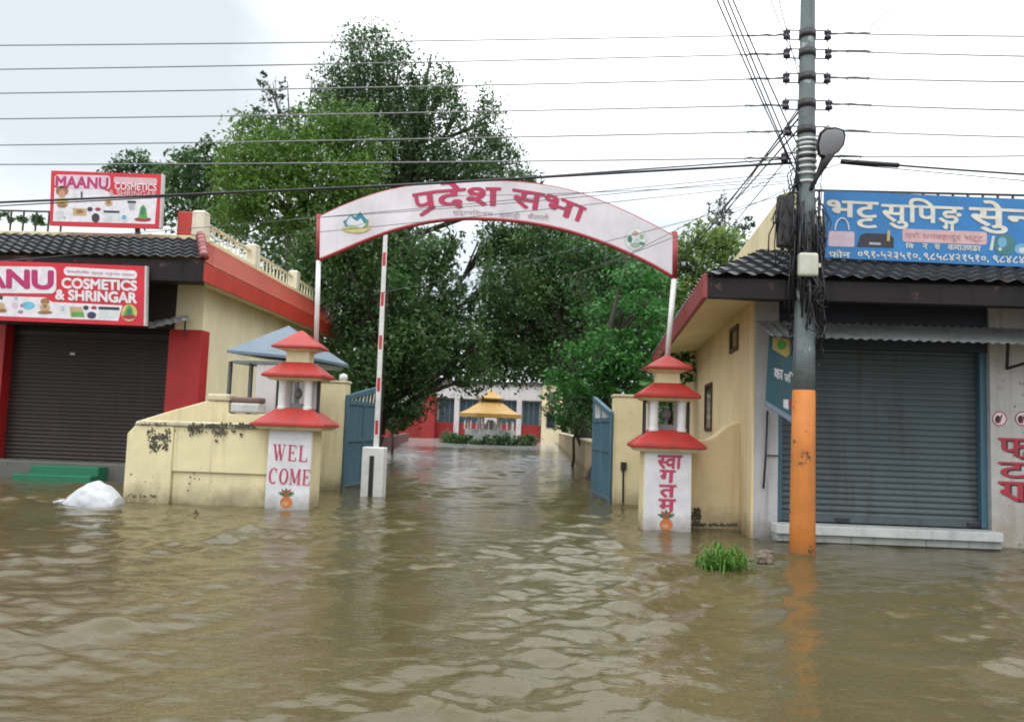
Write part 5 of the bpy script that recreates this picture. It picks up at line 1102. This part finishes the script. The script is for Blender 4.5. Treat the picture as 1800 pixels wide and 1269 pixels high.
tree('broad_tree', 'large dark green tree filling the arch opening above the pavilion', 'tree', 1062, 32, [
    (880, 445, 42, 40), (930, 425, 56, 36), (905, 510, 62, 60), (870, 560, 40, 50), (960, 490, 66, 60), (1010, 450, 60, 42), (1030, 520, 66, 56), (940, 570, 76, 56), (880, 620, 52, 42), (1000, 600, 70, 52), (930, 640, 66, 36), (1075, 470, 46, 42), (850, 640, 36, 36), (985, 400, 60, 26), (885, 410, 46, 26), (855, 520, 24, 46, 0, .7), (860, 600, 34, 40), (960, 420, 60, 40)],
    M['leaf_dark'], 0.10, 2.3, TG, 0.42, droop=0.1)
tree('olive_tree', 'mid green tree with lighter leaves beneath the second emblem of the arch', 'tree', 1060, 27, [(1060, 450, 50, 36), (1100, 470, 50, 36), (1050, 510, 56, 46), (1110, 520, 50, 40), (1080, 560, 60, 40), (1010, 440, 40, 30)], M['leaf_mid'], 0.095, 2.0, TG, 0.2)
tree('feathery_tree', 'fresh green feathery tree leaning over the gate beside the buff shop', 'tree', 1036, 22.5, [
    (1120, 490, 50, 30, 0, .9), (1150, 505, 40, 26, 0, .9), (1165, 465, 34, 30, 1, .8), (1130, 540, 44, 26), (1080, 540, 50, 30), (1168, 560, 26, 34), (1090, 590, 60, 26), (1130, 585, 48, 22), (1050, 620, 62, 34), (1110, 630, 52, 34), (1010, 660, 48, 32), (1075, 665, 52, 32), (1130, 660, 40, 34), (1150, 610, 34, 30), (1000, 700, 32, 34, 1), (1045, 705, 30, 30, 1), (1090, 690, 34, 22)],
    M['leaf_feather'], 0.082, 2.1, TG, 0.19, droop=0.15)
tree('pale_tree', 'pale grassy bamboo clump behind the maroon eave of the buff shop', 'bamboo', 1235, 27, [(1225, 425, 40, 30), (1180, 455, 30, 30, 0, .9), (1275, 440, 40, 28), (1210, 490, 44, 40), (1165, 520, 34, 36), (1140, 540, 24, 22, 0, .4), (1200, 460, 34, 34, 0, .8), (1255, 420, 44, 24), (1290, 425, 40, 30), (1240, 465, 50, 34), (1190, 510, 36, 36), (1215, 545, 40, 40), (1180, 560, 30, 36), (1160, 560, 30, 30, 0, .5)], M['leaf_pale'], 0.09, 2.3, TG, 0.12, droop=0.2)
tree('small_tree', 'small grey-green tree standing against the sky beyond the buff shop roof', 'tree', 1275, 46, [(1266, 362, 18, 16, 0, .7), (1258, 378, 14, 12, 0, .6), (1298, 392, 24, 18, 0, .7), (1280, 405, 34, 20)], M['leaf_grey'], 0.13, 1.2, TG, 0.14)
tree('round_tree', 'rounded dark tree just beyond the balustrade of the cosmetics shop', 'tree', 340, 40, [(335, 285, 46, 28), (375, 275, 34, 26), (310, 320, 40, 36), (360, 325, 60, 44), (330, 375, 80, 46), (400, 360, 50, 60), (290, 310, 22, 24)], M['leaf_dark'], 0.16, 2.2, TG, 0.3)
tree('low_tree', 'low distant tree showing above the upper cosmetics signboard', 'tree', 235, 47, [(235, 284, 34, 16), (205, 293, 32, 10, 0, .6), (250, 298, 44, 18), (190, 300, 20, 8, 0, .5), (270, 310, 30, 20)], M['leaf_mid'], 0.16, 2.2, TG, 0.22)
tree('shade_tree', 'deep shaded tree deep in the grounds behind the raised barrier arm', 'tree', 640, 44, [(560, 430, 70, 60), (640, 440, 80, 70), (720, 440, 60, 60), (600, 540, 80, 70), (690, 560, 80, 70), (760, 570, 46, 60), (640, 650, 90, 50), (720, 650, 70, 46), (560, 620, 60, 60), (500, 480, 60, 60)], M['leaf_dark'], 0.20, 2.3, TG, 0.4)
tree('shade_tree', 'deep shaded tree deep in the grounds beyond the feathery tree', 'tree', 1090, 46, [(890, 480, 44, 60), (960, 500, 80, 70), (1050, 500, 80, 70), (1130, 480, 60, 40), (1000, 590, 90, 60), (1090, 600, 80, 60), (900, 590, 60, 60), (1170, 590, 40, 60), (940, 645, 60, 28)], M['leaf_mid'], 0.20, 2.3, TG, 0.4)
for (lab, px, Y, lb, m) in (('dark shrubs under the trees behind the blue leaf by the black-slot post', 1005, 30, [(1000, 715, 36, 34), (1030, 735, 26, 28), (985, 745, 20, 16), (1050, 700, 30, 40)], 'leaf_dark'), ('dark shrubs under the trees between the boom barrier and the red base of the hall', 690, 36, [(690, 720, 36, 24), (720, 690, 34, 30), (668, 745, 24, 22), (700, 745, 14, 14)], 'leaf_dark'), ('green bush filling the gap behind the Devanagari pillar roofs', 1180, 18.5, [(1170, 650, 30, 26), (1150, 690, 34, 24), (1205, 640, 24, 30), (1190, 600, 26, 24)], 'leaf_feather')):
    tree('bush', lab, 'bush', px, Y, lb, M[m], 0.10, 2.0, 'bushes', 0.06, droop=0.1)
# far wood behind everything
rd = random.Random(31); LB = []
for i in range(70):
    x = rd.uniform(-75, 60); y = rd.uniform(92, 118); h = rd.uniform(5, 10)
    LB.append((Vector((x, y, h*0.55)), (rd.uniform(3, 5), 3, h*0.55), 700))
o = cloudmesh('far_wood', leafcloud(LB, 0.42, 5), M['leaf_dark']); o['kind'] = 'stuff'; o['label'] = 'far belt of dark woodland beyond the hall'
# potted plants at the roof railing
t = thing('roof_plants', 'green plants behind the iron railing on the cosmetics shop roof', 'plants', (PX(40, 16.9), 16.9, 5.17))
LB = [(P(x, y, 16.9), (0.22, 0.18, 0.13), 160) for x, y in ((5, 383), (30, 386), (55, 388), (80, 388), (-25, 384), (-60, 383))]
cloudmesh('foliage', leafcloud(LB, 0.05, 8), M['leaf_mid'], t)

# ------------------------------------------------------------------ light: overcast sky and a veiled sun
w = bpy.data.worlds.new('World'); S.world = w; w.use_nodes = True; nt = w.node_tree; bg = nt.nodes['Background']
sky = nt.nodes.new('ShaderNodeTexSky'); sky.sky_type = 'NISHITA'; sky.sun_disc = False; sky.sun_elevation = R(58); sky.sun_rotation = R(200); sky.dust_density = 3; sky.air_density = 1
tc = nt.nodes.new('ShaderNodeTexCoord'); mp = nt.nodes.new('ShaderNodeMapping'); mp.inputs['Scale'].default_value = (1, 1, 2.2); mp.inputs['Location'].default_value = (0.55, 0.2, 0.3); L(nt, tc.outputs['Generated'], mp.inputs[0])
cl = N(nt, 'ShaderNodeTexNoise', Scale=2.1, Detail=5, Roughness=0.5); L(nt, mp.outputs[0], cl.inputs['Vector'])
cc = mixc(nt, ramp(nt, cl.outputs['Fac'], 0.42, 0.66), (6.9, 7.6, 8.4), (14.8, 15.3, 15.5))
vd = nt.nodes.new('ShaderNodeVectorMath'); vd.operation = 'DISTANCE'; L(nt, tc.outputs['Generated'], vd.inputs[0]); vd.inputs[1].default_value = tuple(ray(170, 90).normalized())
wob = nt.nodes.new('ShaderNodeMath'); wob.operation = 'MULTIPLY_ADD'; L(nt, cl.outputs['Fac'], wob.inputs[0]); wob.inputs[1].default_value = 0.5; L(nt, vd.outputs['Value'], wob.inputs[2])
sz = nt.nodes.new('ShaderNodeSeparateXYZ'); L(nt, tc.outputs['Generated'], sz.inputs[0])
cc = mixc(nt, ramp(nt, sz.outputs[2], 0.22, 0.80), cc, (27.0, 27.2, 27.2))   # an overcast sky is brightest overhead
cc = mixc(nt, ramp(nt, wob.outputs[0], 0.64, 0.40), cc, (7.3, 7.9, 8.3))   # the grey bank of cloud over the cosmetics shop
mixed = mixc(nt, 0.88, sky.outputs[0], cc)
L(nt, mixed, bg.inputs['Color']); bg.inputs['Strength'].default_value = 0.12
sl_ = bpy.data.lights.new('sun', 'SUN'); sl_.energy = 0.8; sl_.angle = R(25); sl_.color = (1, 0.97, 0.93)
so = bpy.data.objects.new('sun', sl_); COL.objects.link(so)
az, elv = R(200), R(58); d = Vector((math.sin(az)*math.cos(elv), math.cos(az)*math.cos(elv), math.sin(elv))); so.rotation_euler = d.to_track_quat('Z', 'Y').to_euler(); so.location = (0, -5, 30)
